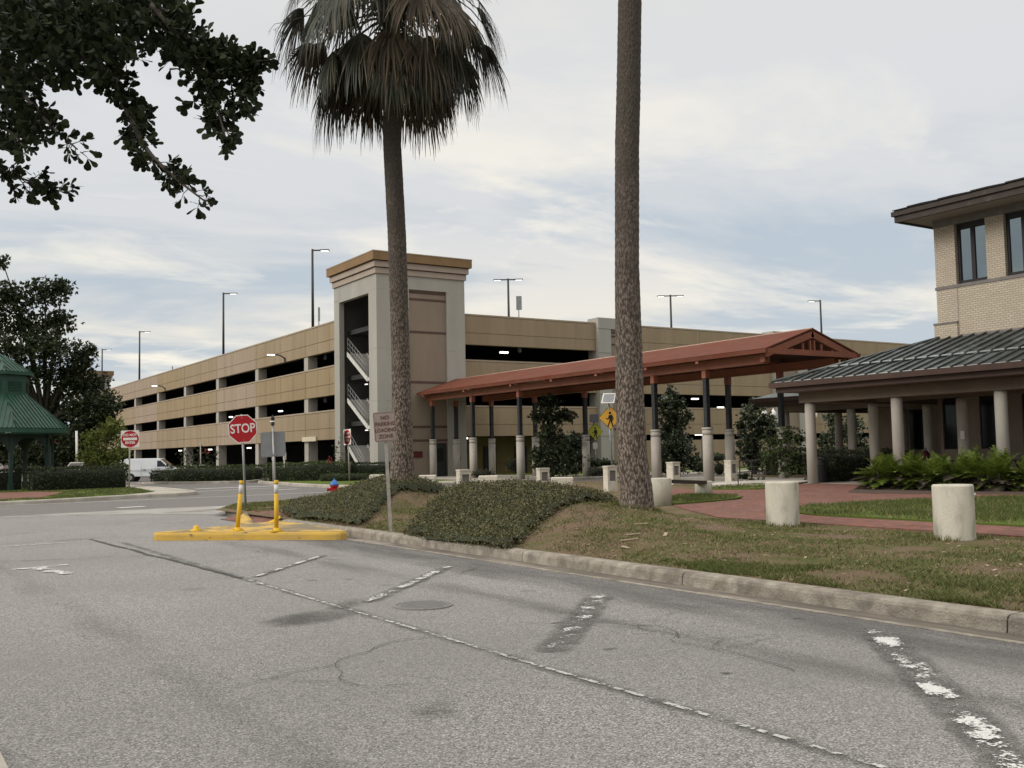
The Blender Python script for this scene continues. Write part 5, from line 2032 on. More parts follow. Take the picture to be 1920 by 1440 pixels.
# ---- grass
def grass_patch(fn, n, hmin, hmax, straw, name='grass', zf=bank, wid=.006, lean=.5):
    b = MB()
    c = tries = 0
    while c < n and tries < n * 12:
        tries += 1
        x, y = fn()
        if x is None:
            continue
        d = mnoise.noise(Vector((x * .9, y * .9, 5.))) + .5 * mnoise.noise(Vector((x * 3.1, y * 3.1, 9.)))
        if rnd.random() > .5 + d * 1.1:
            continue
        c += 1
        h = rnd.uniform(hmin, hmax)
        a = rnd.uniform(0, 6.28)
        s = Vector((math.cos(a), math.sin(a), 0)) * wid * rnd.uniform(.7, 1.4)
        z = zf(x, y) - .004
        tip = Vector((x + rnd.gauss(0, lean) * h, y + rnd.gauss(0, lean) * h, z + h))
        p = Vector((x, y, z))
        mi = 1 if rnd.random() < straw - d * .35 else 0
        b.add([p - s, p + s, tip], [(0, 1, 2)], mi)
    o = b.build(name, [GRASSG, GRASSY])
    o['kind'] = 'stuff'
    return o


def front_strip():
    y = -1 + 22.5 * rnd.random() ** 1.25
    x = rnd.uniform(8.36, 14.2)
    if in_poly(x, y, MID) or in_poly(x, y, LEFT):
        return None, None
    return x, y


tag(grass_patch(front_strip, 105000, .018, .05, .40, lean=1.0, wid=.007), 'patchy dry verge grass between the kerb and the brick path', 'grass')


def kerb_tuft():
    y = rnd.uniform(2.5, 9.8)
    x = 8.36 + abs(rnd.gauss(0, .75))
    if mnoise.noise(Vector((x * 1.1, y * .8, 2))) + .5 * mnoise.noise(Vector((x * 4, y * 4, 2))) < .0 + (x - 8.36) * .22 + rnd.uniform(-.25, .25):
        return None, None
    return x, y


tag(grass_patch(kerb_tuft, 26000, .025, .065, .2, lean=.8), 'longer green grass tufts along the back of the kerb', 'grass')
ISL1 = [(15.95, -8), (16.0, 13.5), (16.8, 15.3), (18.5, 15.8), (22.4, 15.2), (24.4, 14.4), (25.0, 8), (25, -8)]
ISL2 = [(20.3, 22.3), (20.9, 20.5), (19.7, 19.5), (18.3, 19.1), (16.9, 18.95), (17.5, 20.3)]
ISL3 = [(25.4, 28.2), (25.9, 26.6), (24.4, 26.5), (22.6, 26.3), (22.4, 28)]
ISL4 = [(25.2, 26.4), (28.4, 26.0), (26.5, 23.8), (25.0, 23.4), (23.8, 24.5)]


def isl():
    P = ISL1 if rnd.random() < .8 else (ISL2 if rnd.random() < .6 else ISL4)
    x0, x1 = min(p[0] for p in P), max(p[0] for p in P)
    y0, y1 = min(p[1] for p in P), max(p[1] for p in P)
    if P is ISL1:
        y0 = 5
    x, y = rnd.uniform(x0, x1), rnd.uniform(y0, y1)
    return (x, y) if in_poly(x, y, P) else (None, None)


for P in (ISL1, ISL2, ISL4):
    sheet('lawn', catmull(P, 3, True) if P is not ISL1 else P, .245, LAWNG)
tag(grass_patch(isl, 46000, .04, .10, .16, zf=lambda x, y: .245, wid=.009, lean=.45), 'short green grass on the islands between the brick paths', 'grass')


def base_ring():
    cx_, cy_, r = rnd.choice(((13.42, 8.88, .285), (13.58, 12.28, .285), (13.42, 8.88, .285), (13.58, 12.28, .285), (11.5, 13.76, .33), (11.5, 13.76, .33)))
    a = rnd.uniform(0, 6.28)
    q = r + abs(rnd.gauss(0, .07))
    return cx_ + q * math.cos(a), cy_ + q * math.sin(a)


tag(grass_patch(base_ring, 1500, .04, .12, .35, lean=.5, wid=.007), 'longer grass left uncut round the foot of the cylinders and the bare palm', 'grass')


def corner_lawn():
    x = rnd.uniform(8.6, 15)
    y = rnd.uniform(25, 33)
    if y > ymax(x) - .3 or in_poly(x, y, LEFT):
        return None, None
    return x, y


tag(grass_patch(corner_lawn, 14000, .03, .08, .3, wid=.01), 'thin grass on the lawn corner around the stop sign', 'grass')


def far_lawn():
    x, y = rnd.uniform(-2, 12), rnd.uniform(41, 56)
    if not in_poly(x, y, LL):
        return None, None
    if in_poly(x, y, [(3.9, 43.6), (6.1, 44.4), (8.0, 50.5), (7.0, 52.8), (2, 54), (-10, 53), (-10, 44)]):
        return None, None
    return x, y


tag(grass_patch(far_lawn, 15000, .03, .06, .05, zf=lambda x, y: .13, wid=.02), 'mown bright green lawn around the pavilion hedge', 'grass')

# litter of bark and dead leaves on the bank, stones in the gravel bed
b = MB()
for (x, y) in [(9.6, 11.6), (9.3, 11.3), (10.2, 12.1), (8.9, 10.9), (9.9, 11.2)]:
    a = rnd.uniform(0, 6.28)
    b.obox((x, y, bank(x, y) + .02), Vector((math.cos(a), math.sin(a), .1)) * rnd.uniform(.08, .16), Vector((-math.sin(a), math.cos(a), 0)) * .025, (0, 0, .006))
for _ in range(260):
    x, y = rnd.uniform(8.4, 13.8), rnd.uniform(5, 14)
    if in_poly(x, y, MID):
        continue
    a = rnd.uniform(0, 6.28)
    k = rnd.uniform(.01, .03)
    b.obox((x, y, bank(x, y) + .012), Vector((math.cos(a), math.sin(a), rnd.uniform(-.3, .3))) * k, Vector((-math.sin(a), math.cos(a), 0)) * k * .5, (0, 0, .002))
o = b.build('leaf_litter', mat('dead_frond', (.42, .35, .26), (.28, .20, .13), 20., .9))
tag(o, 'scattered pale bark pieces and dead leaves on the bank below the bare palm trunk', 'litter', kind='stuff')


# ================================================================== SIGNS
class Plane:
    def __init__(s, c, nx, ny, roll=0.):
        s.c = Vector(c)
        s.n = Vector((nx, ny, 0)).normalized()
        r0 = Vector((-s.n.y, s.n.x, 0))           # to the viewer's right when looking at the face
        u0 = Vector((0, 0, 1))
        s.r = r0 * math.cos(roll) + u0 * math.sin(roll)
        s.u = u0 * math.cos(roll) - r0 * math.sin(roll)

    def p(s, a, b_, o=0.):
        return s.c + s.r * a + s.u * b_ + s.n * o


def plate(b, pl, pts, o0, o1, mi=0):
    n = len(pts)
    vs = [pl.p(a, c, o0) for a, c in pts] + [pl.p(a, c, o1) for a, c in pts]
    b.add(vs, [tuple(range(n - 1, -1, -1)), tuple(range(n, 2 * n))] + [(i, (i + 1) % n, n + (i + 1) % n, n + i) for i in range(n)], mi)


def rrect(w_, h_, r, k=4):
    o = []
    for cx, cy, a0 in ((w_ / 2 - r, h_ / 2 - r, 0), (-w_ / 2 + r, h_ / 2 - r, 90), (-w_ / 2 + r, -h_ / 2 + r, 180), (w_ / 2 - r, -h_ / 2 + r, 270)):
        for i in range(k + 1):
            t = R(a0 + 90 * i / k)
            o.append((cx + r * math.cos(t), cy + r * math.sin(t)))
    return o


def ngon(n, r, rot=0):
    return [(r * math.cos(rot + 2 * math.pi * i / n), r * math.sin(rot + 2 * math.pi * i / n)) for i in range(n)]


def lettering(parent, txt, pl, a, c, size, m, off=.006, bold=.0, sx=1., space=1.):
    cu = bpy.data.curves.new('lettering', 'FONT')
    cu.body = txt
    cu.size = size
    cu.align_x = 'CENTER'
    cu.align_y = 'CENTER'
    cu.extrude = .0015
    cu.offset = bold
    cu.space_character = space
    tmp = bpy.data.objects.new('lettering', cu)
    COL.objects.link(tmp)
    dg = bpy.context.evaluated_depsgraph_get()
    me = bpy.data.meshes.new_from_object(tmp.evaluated_get(dg))
    bpy.data.objects.remove(tmp)
    off_w = wloc(parent)
    for v in me.vertices:
        q = pl.p(a + v.co.x * sx, c + v.co.y, off + v.co.z) - off_w
        v.co = q
    me.materials.clear()
    me.materials.append(m)
    return new_obj('lettering', me, parent)


def pole(parent, p, q, r=.03, m=None, name='pole', n=10):
    b = MB()
    b.tube([p, q], r, n)
    return b.build(name, m or STEEL, parent)


# stop sign
c = at(455, 804, 27.5)
base = at(462, 968, 27.5)
st = thing('stop_sign', 'red octagonal STOP sign on a thin grey pole at the lawn corner', 'stop sign', tuple(base))
d = Vector((c.x, c.y, 0)).normalized()
pl = Plane(c, -d.x, -d.y, R(4))
pole(st, base + Vector((0, 0, -.2)) + d * .06, pl.p(0, .40) + d * .05, .032, STEEL)
b = MB()
plate(b, pl, ngon(8, .412, R(22.5)), -.012, .0)
pn = b.build('panel', SWHITE, st)
b = MB()
plate(b, pl, ngon(8, .385, R(22.5)), .0, .004)
b.build('red_face', REDS, pn)
lettering(pn, 'STOP', pl, 0, .0, .345, SWHITE, .006, .006, .80)
b = MB()
for a_, c_ in ((0, .30), (0, -.31)):
    b.obox(pl.p(a_, c_, .006), pl.r * .012, pl.u * .012, pl.n * .003)
b.build('bolt', STEEL, pn)

# square sign seen from behind, pole with a finial
c = at(512, 833, 26.6)
base = at(519, 968, 26.6)
sb = thing('road_sign', 'plain grey back of a square sign on a slim fluted pole with a dark finial', 'road sign', tuple(base))
d = Vector((c.x, c.y, 0)).normalized()
pl = Plane(c, -d.x, -d.y, R(2.2))
b = MB()
plate(b, pl, rrect(.64, .66, .06), -.008, .0)
b.build('panel', SGREY, sb)
b = MB()
tp = pl.p(.01, .50, .05)
bt = base - d * .05 + Vector((0, 0, -.2))
b.tube([bt, tp], .030, 10)
for z_ in (.33, -.28):
    q = pl.p(.01 + (-.012 if z_ > 0 else .012), z_, .03)
    b.obox(q, pl.r * .05, pl.u * .02, pl.n * .03)
b.build('pole', STEEL, sb)
b = MB()
b.lathe([(.032, 0), (.05, .01), (.05, .03), (.035, .04), (.06, .07), (.065, .12), (.04, .16), (.055, .18), (.055, .20), (.02, .24), (.012, .28)], tp, 12)
b.build('finial', BLACK, sb)
b = MB()
b.lathe([(.067, 0), (.067, .04)], tp + Vector((0, 0, .08)), 12)
b.build('finial_band', SWHITE, sb)


# do-not-enter signs
def dne(c, base, nx, ny, sz, label, roll=0., back=False):
    t = thing('no_entry_sign', label, 'road sign', tuple(base))
    pl = Plane(c, nx, ny, roll)
    pole(t, Vector(base) - pl.n * .05 + Vector((0, 0, -.2)), pl.p(0, sz * .5, -.05), .035, POLEW)
    b = MB()
    plate(b, pl, rrect(sz, sz, .04), -.01, 0)
    pn = b.build('panel', SWHITE, t)
    b = MB()
    plate(b, pl, ngon(32, sz * .475), 0, .004)
    b.build('red_disc', REDS, pn)
    b = MB()
    plate(b, pl, [(-sz * .38, -sz * .075), (sz * .38, -sz * .075), (sz * .38, sz * .075), (-sz * .38, sz * .075)], .004, .008)
    b.build('white_bar', SWHITE, pn)
    lettering(pn, 'DO NOT', pl, 0, sz * .225, sz * .20, SWHITE, .007, .006, .92)
    lettering(pn, 'ENTER', pl, 0, -sz * .225, sz * .20, SWHITE, .007, .006, .92)
    return t, pl


c = at(244, 823, 49.3)
dne(c, at(242, 918, 49.3), -c.x / c.length, -c.y / c.length, .84, 'square white DO NOT ENTER sign facing us on the lawn by the long dark hedge', R(1.0))
c = at(651, 819.5, 57)
t_, pl = dne(c, at(654, 902, 57), -.95, -.05, .88, 'DO NOT ENTER sign seen nearly edge-on at the foot of the stair tower', R(2))
b = MB()
pl2 = Plane(c - Vector((.12, -.10, 0)), -.55, .30, R(2))
plate(b, pl2, ngon(8, .42, R(22.5)), -.01, 0)
b.build('rear_panel', mat('dull_red_back', (.12, .03, .035), (.09, .025, .03), 4., .6), t_)

# no parking sign
c = at(721.5, 800, 18.6)
base = at(733, 986, 18.6)
np_ = thing('parking_sign', 'weathered NO PARKING LOADING ZONE sign on a leaning pale pole between the mounds', 'parking sign', tuple(base))
d = Vector((c.x, c.y, 0)).normalized()
pl = Plane(c, -d.x, -d.y, R(4))
b = MB()
plate(b, pl, rrect(.405, .55, .03), -.006, 0)
pn = b.build('panel', SOLD, np_)
b = MB()
for (a0, c0, a1, c1) in ((-.185, .255, .185, .262), (-.185, -.262, .185, -.255), (-.192, -.25, -.186, .25), (.186, -.25, .192, .25)):
    plate(b, pl, [(a0, c0), (a1, c0), (a1, c1), (a0, c1)], 0, .002)
b.build('border', SOLDT, pn)
for i, tx in enumerate(('NO', 'PARKING', 'LOADING', 'ZONE')):
    lettering(pn, tx, pl, .01, .165 - .115 * i, .098, SOLDT, .003, .002, .90 if i in (1, 2) else 1.)
b = MB()
b.obox((base + pl.p(0, -.1, -.03)) / 2 + Vector((0, 0, -.1)), (pl.p(0, -.1, -.03) - base) / 2 + Vector((0, 0, .1)), pl.r * .032, pl.n * .014)
b.build('pole', POLEW, np_)

# fire department connection sign
c = at(722, 863.5, 63)
base = at(719, 896, 63)
fd = thing('fire_connection_sign', 'small red plate lettered FDC on a low post by the stair tower', 'sign', tuple(base))
pl = Plane(c, -.6, -.8)
b = MB()
plate(b, pl, rrect(.62, .36, .03), -.01, 0)
pn = b.build('panel', REDS, fd)
lettering(pn, 'FDC', pl, 0, 0, .27, SWHITE, .004, .004)
pole(fd, base + Vector((0, 0, -.2)), pl.p(0, -.1, -.03), .03)

# crosswalk signs with solar panels
WALKER = [[(-.02, .10), (.06, .12), (.10, .02), (.08, -.10), (.02, -.12), (-.03, -.10), (-.06, .02)],
          [(-.05, .10), (-.02, .11), (-.10, -.04), (-.17, .0), (-.18, -.03), (-.10, -.09), (-.06, -.06)],
          [(.05, .11), (.09, .10), (.14, -.02), (.12, -.12), (.09, -.12), (.10, -.02)],
          [(-.03, -.09), (.03, -.10), (-.03, -.22), (-.08, -.36), (-.14, -.36), (-.08, -.22)],
          [(.0, -.09), (.08, -.09), (.09, -.22), (.13, -.36), (.07, -.36), (.03, -.22)]]


def crosswalk(c, base, pan, n, sz, m, label, back=False):
    t = thing('crosswalk_sign', label, 'road sign', tuple(base), 'crosswalk signs')
    pl = Plane(c, n[0], n[1], R(1.2))
    b = MB()
    plate(b, pl, ngon(4, sz, 0), -.01, 0)
    pn = b.build('panel', BLACK, t)
    b = MB()
    plate(b, pl, ngon(4, sz * .955, 0), 0, .003)
    b.build('face', m, pn)
    b = MB()
    for P in WALKER:
        plate(b, pl, [(a * 1.28 * sz / .62, q * 1.28 * sz / .62) for a, q in P], .003, .007)
    plate(b, pl, [(a + .0, q + .235 * sz / .62) for a, q in ngon(14, .068 * sz / .62)], .003, .007)
    b.build('walker_symbol', BLACK, pn)
    pole(t, Vector(base) - pl.n * .05 + Vector((0, 0, -.3)), Vector(pan) - pl.n * .05, .045, STEEL)
    b = MB()
    pv = Vector(pan)
    ax = (pl.r * .9 + Vector((0, 0, .0))).normalized()
    ay = (Vector((0, 0, 1)) * .75 + pl.r * .35 - pl.n * .5).normalized()
    az = ax.cross(ay).normalized()
    b.obox(pv, ax * .30, ay * .29, az * .02)
    f_ = b.build('solar_panel', SWHITE if not back else DARKM, t)
    b = MB()
    b.obox(pv + az * .022, ax * .25, ay * .24, az * .003)
    b.obox(pv - az * .022, ax * .25, ay * .24, az * .003)
    b.build('solar_cells', SGREY if not back else BLACK, f_)
    return t


crosswalk(at(1144, 783, 44.5), at(1150, 896, 44.5), at(1141, 747, 44.5), (-.35, -.95), .54, SYEL, 'amber pedestrian crossing diamond half hidden by the left edge of the thick palm trunk')
crosswalk(at(1116, 809.5, 58), at(1119, 890, 58), at(1114, 784, 58), (-.10, -1.0), .53, SYGR, 'yellow-green pedestrian crossing diamond beside a canopy pier, left of the amber one', True)
c = at(1116, 836, 57.6)
b = MB()
pl = Plane(c, -.3, -.95)
plate(b, pl, rrect(.28, .36, .02), -.01, 0)
t_ = thing('notice_board', 'small white notice under the yellow-green crossing diamond', 'sign', tuple(at(1117, 890, 57.6)))
b.build('panel', SWHITE, t_)
pole(t_, at(1117, 890, 57.6) + Vector((0, 0, -.2)), pl.p(0, -.1, -.03), .03)
# thin sign posts in front of the garage
for (u0, v0, v1, d_, lab) in ((376, 832, 895, 74, 'thin pale post rising from the hedge right of the white van'), (512, 856, 900, 58, 'thin grey post behind the square sign at the garage entrance'),
                              (533, 855, 905, 60, 'pair-side thin post with a small tag by the garage entrance')):
    base = at(u0 + .6, v1, d_)
    t_ = thing('sign_post', lab, 'post', tuple(base), 'thin posts by the garage entrance')
    tp = at(u0, v0, d_)
    pole(t_, base + Vector((0, 0, -.3)), tp, .045, POLEW)
    b = MB()
    pl = Plane(tp, -.9, -.3)
    plate(b, pl, rrect(.1 if d_ == 74 else .3, .45, .02), -.03, -.02)
    b.build('panel', POLEW, t_)

# ================================================================== TRAFFIC ISLAND, POSTS, HYDRANT
isl_t = thing('traffic_island', 'low triangular yellow-painted concrete island in the road', 'traffic island', (6.8, 20, 0))
IP = catmull([(4.88, 20.42), (5.4, 19.93), (6.6, 18.85), (7.45, 17.95), (7.74, 17.85), (7.86, 18.2), (7.95, 20), (7.96, 21.5), (7.80, 21.85), (7.2, 21.6), (5.8, 20.95), (5.0, 20.60)], 4, True)


def inset(P, d):
    cx_ = sum(p[0] for p in P) / len(P)
    cy_ = sum(p[1] for p in P) / len(P)
    o = []
    n = len(P)
    for i in range(n):
        a, q = Vector(P[i - 1]), Vector(P[(i + 1) % n])
        t = (q - a).normalized()
        nn = Vector((-t.y, t.x))
        if nn.dot(Vector((cx_ - P[i][0], cy_ - P[i][1]))) < 0:
            nn = -nn
        o.append((P[i][0] + nn.x * d, P[i][1] + nn.y * d))
    return o


b = MB()
levels = [(IP, -.02), (IP, .10), (inset(IP, .012), .135), (inset(IP, .03), .155)]
n = len(IP)
vs = [(x, y, z) for P, z in levels for x, y in P]
fs = []
for k in range(len(levels) - 1):
    for i in range(n):
        fs.append((k * n + i, k * n + (i + 1) % n, (k + 1) * n + (i + 1) % n, (k + 1) * n + i))
fs.append(tuple(range(3 * n, 4 * n)))
b.add(vs, fs, 0)
b.build('kerb_edge', YEL_WORN, isl_t)
b = MB()
P = inset(IP, .035)
b.add([(x, y, .1585) for x, y in P], [tuple(range(n))], 0)
b.build('top', YEL, isl_t)


def delineator(x, y, lean, label, h=.98):
    t = thing('delineator_post', label, 'delineator post', (x, y, .155), 'yellow delineator posts')
    bp = Vector((x, y, .158))
    tip = bp + Vector((RT[0] * lean, RT[1] * lean, h))
    b = MB()
    b.lathe([(.13, 0), (.125, .02), (.07, .035), (.045, .07)], bp, 16)
    for k in range(4):
        a = k * math.pi / 2 + .4
        b.obox(bp + Vector((math.cos(a) * .10, math.sin(a) * .10, .03)), (.018, 0, 0), (0, .018, 0), (0, 0, .012))
    b.build('base', YEL_POST, t)
    b = MB()
    b.tube([bp + Vector((0, 0, .03)), bp.lerp(tip, .74)], .042, 14)
    b.build('tube', YEL_POST, t)
    b = MB()
    b.tube([bp.lerp(tip, .742), bp.lerp(tip, .92)], .0425, 14)
    b.build('reflective_band', REFL, t)
    b = MB()
    b.tube([bp.lerp(tip, .922), tip], .043, 14)
    b.build('cap', YEL_POST, t)


delineator(6.23, 19.59, .085, 'left yellow delineator post, leaning to the right on the yellow island')
delineator(6.76, 18.86, .0, 'right yellow delineator post, standing upright on the yellow island')
t_ = thing('post_base', 'broken-off yellow post base near the blunt left end of the yellow island', 'post base', (5.6, 20.2, .158))
b = MB()
b.lathe([(.12, 0), (.115, .02), (.06, .04), (.05, .10), (.03, .11)], (5.6, 20.2, .158), 14)
b.build('base', YEL_POST, t_)
t_ = thing('post_base', 'broken-off yellow post base at the back corner of the yellow island', 'post base', (7.6, 21.4, .158))
b = MB()
b.lathe([(.11, 0), (.105, .02), (.06, .04)], (7.6, 21.4, .158), 14)
b.obox((7.66, 21.42, .22), Vector((.09, -.05, .06)), (.01, .02, 0), (0, .01, .03))
b.build('base', YEL_POST, t_)
b = MB()     # yellow painted kerb end beside the ramp
vs = [(7.55, 24.0, .01), (8.35, 26.0, .01), (8.6, 25.9, .16), (8.35, 24.9, .20), (8.0, 24.0, .02)]
b.add([(7.6, 23.9, .008), (7.9, 23.6, .008), (8.62, 25.7, .012), (8.25, 26.05, .012), (8.05, 24.9, .19), (8.3, 25.4, .20)], [(0, 1, 4), (1, 2, 5, 4), (2, 3, 5), (3, 0, 4, 5)])
o = b.build('kerb_ramp', YEL)
tag(o, 'small yellow-painted kerb wedge at the foot of the stop sign', 'kerb ramp')

hb = at(627, 936, 33.2)
hy = thing('fire_hydrant', 'red fire hydrant with a blue bonnet half hidden by the planted mound', 'fire hydrant', tuple(hb))
b = MB()
b.lathe([(.16, -.1), (.16, .03), (.115, .05), (.115, .40), (.15, .42), (.15, .45), (.12, .46)], hb, 20)
for s_ in (-1, 1):
    d = Vector(RT) * s_
    b.tube([hb + Vector((0, 0, .33)) + d * .08, hb + Vector((0, 0, .33)) + d * .2], .05, 10)
    b.tube([hb + Vector((0, 0, .33)) + d * .2, hb + Vector((0, 0, .33)) + d * .235], .062, 10)
d = Vector((-.45, -.89, 0))
b.tube([hb + Vector((0, 0, .30)) + d * .08, hb + Vector((0, 0, .30)) + d * .19], .07, 12)
b.build('body', HYRED, hy)
b = MB()
b.lathe([(.155, .46), (.155, .49), (.13, .52), (.10, .58), (.05, .62), (.03, .63), (.03, .67)], hb, 20)
b.build('bonnet', HYBLUE, hy)


# ================================================================== WHITE BLOCKS, BENCH, KIOSKS
def cylinder(x, y, z, r, h, label, m=WHITE, group='white masonry cylinders'):
    t = thing('bollard', label, 'concrete bollard', (x, y, z), group)
    b = MB()
    b.lathe([(r * 1.01, -.2), (r * 1.01, .02), (r, .06), (r, h - .035), (r * .985, h - .012), (r * .94, h)], (x, y, z), 40)
    o = b.build('body', m, t)
    return t


t_ = cylinder(13.42, 8.88, .2, .285, .80, 'nearer tall white concrete cylinder on the dry grass, at the right')
b = MB()
b.tube([Vector((13.42, 8.88, .85)) + Vector(RT) * .27, Vector((13.42, 8.88, .85)) + Vector(RT) * .33], .018, 8)
b.build('pipe_stub', SWHITE, t_)
cylinder(13.58, 12.28, .2, .285, .79, 'farther tall white concrete cylinder, at the corner of the brick path')
wb = thing('bench', 'low bench with a dark slab between two white concrete supports beyond the thick palm', 'bench', (18.6, 20.3, .2))
for (x, y, r, h) in ((16.75, 19.05, .255, .66), (20.75, 21.75, .255, .40)):
    b = MB()
    b.lathe([(r, -.1), (r, h - .03), (r * .95, h)], (x, y, .22 if h > .5 else .24), 32)
    b.build('support', WHITE, wb)
b = MB()
p, q = Vector((16.75, 19.05, .80)), Vector((20.75, 21.75, .60))
b.obox((p + q) / 2, (q - p) / 2 * .94, Vector((-.56, .83, 0)) * .15, (0, 0, .045))
b.build('slab', WOODD, wb)


def low_wall(u0, u1, v0, v1, d, label):
    a, c = at(u0, v0, d), at(u1, v0, d)
    zb = at(u0, v1, d).z
    t = thing('low_wall', label, 'low wall', ((a.x + c.x) / 2, (a.y + c.y) / 2, zb), 'low white seat walls')
    ax = Vector((c.x - a.x, c.y - a.y, 0)) / 2
    n = Vector((-ax.y, ax.x, 0)).normalized() * .22
    b = MB()
    zt = (a.z + c.z) / 2
    b.obox(((a.x + c.x) / 2 + n.x, (a.y + c.y) / 2 + n.y, (zt + zb - .3) / 2), ax, n, (0, 0, (zt - zb + .3) / 2))
    b.build('block', WHITEP, t, bevel=.03)


low_wall(897, 933, 892, 917, 39, 'low white seat wall between the first kiosk and the thick canopy pier')
low_wall(1034, 1075, 895, 914, 38, 'low white seat wall just right of the second kiosk')
low_wall(785, 817, 891, 906, 42, 'low white seat wall behind the crest of the farther mound, right of the left palm')
low_wall(692, 722, 890, 908, 45, 'low white seat wall left of the left palm trunk, near the FDC plate')


def kiosk(u0, u1, um, v0, v1, d, label):
    """white pedestal with a recessed dark panel on its right-hand face"""
    p = at((u0 + u1) / 2, v1, d)
    t = thing('kiosk', label, 'display pedestal', tuple(p), 'white display pedestals')
    wx = (u1 - um) * d / FPX / math.cos(YAW - .0) / 1.0
    wy = (um - u0) * d / FPX / math.sin(YAW) * .95
    zt = at((u0 + u1) / 2, v0, d).z
    h = zt - p.z
    cx_, cy_ = p.x + (wx - wx) / 2, p.y + wy * .3
    x0, x1 = cx_ - wx / 2, cx_ + wx / 2
    y0, y1 = cy_ - wy / 2, cy_ + wy / 2
    b = MB()
    z0 = p.z - .3
    # body built round the recess on the -Y face
    rx0, rx1, rz0, rz1 = x0 + wx * .2, x1 - wx * .16, p.z + h * .40, p.z + h * .86
    b.box(x0, x1, y0 + .07, y1, z0, zt)
    b.box(x0, rx0, y0, y0 + .07, z0, zt)
    b.box(rx1, x1, y0, y0 + .07, z0, zt)
    b.box(rx0, rx1, y0, y0 + .07, rz1, zt)
    b.box(rx0, rx1, y0, y0 + .07, z0, rz0)
    b.build('body', WHITEP, t)
    b = MB()
    b.box(x0 - .015, x1 + .015, y0 - .015, y1 + .015, zt, zt + .05)
    b.build('cap', WHITEP, t)
    b = MB()
    b.box(rx0, rx1, y0 + .045, y0 + .068, rz0, rz1)
    b.build('panel', SCREEN, t)
    return t


kiosk(858, 886, 866, 883, 929, 34, 'white display pedestal in the dip between the two planted mounds')
kiosk(1008, 1033, 1014.5, 880, 916, 37, 'white display pedestal behind the middle of the nearer planted mound')
kiosk(1134, 1161, 1142, 876, 919, 34, 'white display pedestal touching the left side of the thick palm trunk')
kiosk(1254, 1279.5, 1264, 868.5, 906, 39, 'white display pedestal right behind the dark bench slab')
kiosk(1363, 1387, 1372.5, 865, 902, 41, 'white display pedestal at the end of the black railing, farthest right')

# railing, bin, tables, furniture at the porch
rl = thing('railing', 'short black metal railing by the rightmost white pedestal', 'railing', tuple(at(1400, 900, 45)))
b = MB()
p0, p1, p2 = at(1387, 864, 45), at(1409, 863.5, 44.5), at(1428.5, 862.5, 44)
q0, q1, q2 = at(1387, 900, 45), at(1410, 897, 44.5), at(1430, 899, 44)
for a_, c_ in ((p1, q1), (p2, q2), (p0, q0)):
    b.tube([a_, c_], .03, 6)
b.tube([p0, p1, p2], .03, 6)
for f in (.35, .6):
    b.tube([p0.lerp(q0, f), p1.lerp(q1, f), p2.lerp(q2, f)], .018, 6)
b.build('frame', BLACK, rl)
bb = at(1537, 907, 38.4)
bn = thing('litter_bin', 'tall black litter bin tucked behind the first porch column', 'bin', tuple(bb))
b = MB()
b.lathe([(.26, -.1), (.27, .0), (.29, .55), (.285, .78), (.25, .9), (.17, .99), (.05, 1.02)], bb, 24)
b.build('body', BLACK, bn)
b = MB()
b.lathe([(.297, .70), (.30, .72), (.30, .76), (.297, .78)], bb, 24)
b.build('rim', DARKM, bn)


def picnic(x, y, rot, label):
    t = thing('picnic_table', label, 'table', (x, y, .2), 'picnic tables under the porch')
    c_, s_ = math.cos(rot), math.sin(rot)
    A, B = Vector((c_, s_, 0)), Vector((-s_, c_, 0))
    o = Vector((x, y, .2))
    b = MB()
    b.obox(o + Vector((0, 0, .74)), A * .85, B * .36, (0, 0, .025))
    b.build('table_top', WOODD, t)
    for k in (-1, 1):
        b = MB()
        b.obox(o + B * k * .68 + Vector((0, 0, .44)), A * .85, B * .13, (0, 0, .02))
        b.build('seat', WOODD, t)
        b = MB()
        b.tube([o + A * k * .6 + B * .7, o + A * k * .6 + B * .2 + Vector((0, 0, .72))], .03, 6)
        b.tube([o + A * k * .6 - B * .7, o + A * k * .6 - B * .2 + Vector((0, 0, .72))], .03, 6)
        b.tube([o + A * k * .6 - B * .66 + Vector((0, 0, .4)), o + A * k * .6 + B * .66 + Vector((0, 0, .4))], .025, 6)
        b.build('leg', BLACK, t)


picnic(34.6, 23.6, R(100), 'dark picnic table under the porch left of the paper-notice column')
picnic(35.2, 20.2, R(95), 'dark picnic table under the porch right of the paper-notice column')
t_ = thing('bag', 'dark red bag standing on the left picnic table', 'bag', (34.5, 23.9, .97))
b = MB()
b.lathe([(.12, 0), (.17, .05), (.16, .25), (.08, .36), (.05, .38)], (34.5, 23.9, .965), 12)
b.build('body', MAROON, t_)
b = MB()
b.lathe([(.05, .38), (.055, .46), (.0, .5)], (34.5, 23.9, .965), 10)
b.build('top', SGREY, t_)
t_ = thing('litter_bin', 'dark square bin with pale stickers under the porch, left of the right-hand column', 'bin', (34.6, 18.9, .2))
b = MB()
b.box(34.35, 34.85, 18.65, 19.2, .2, 1.35)
b.build('body', DBRONZE, t_, bevel=.03)
b = MB()
b.box(34.335, 34.349, 18.9, 19.1, 1.0, 1.2)
b.box(34.335, 34.349, 18.7, 18.82, .85, 1.15)
b.build('sticker', SWHITE, t_)


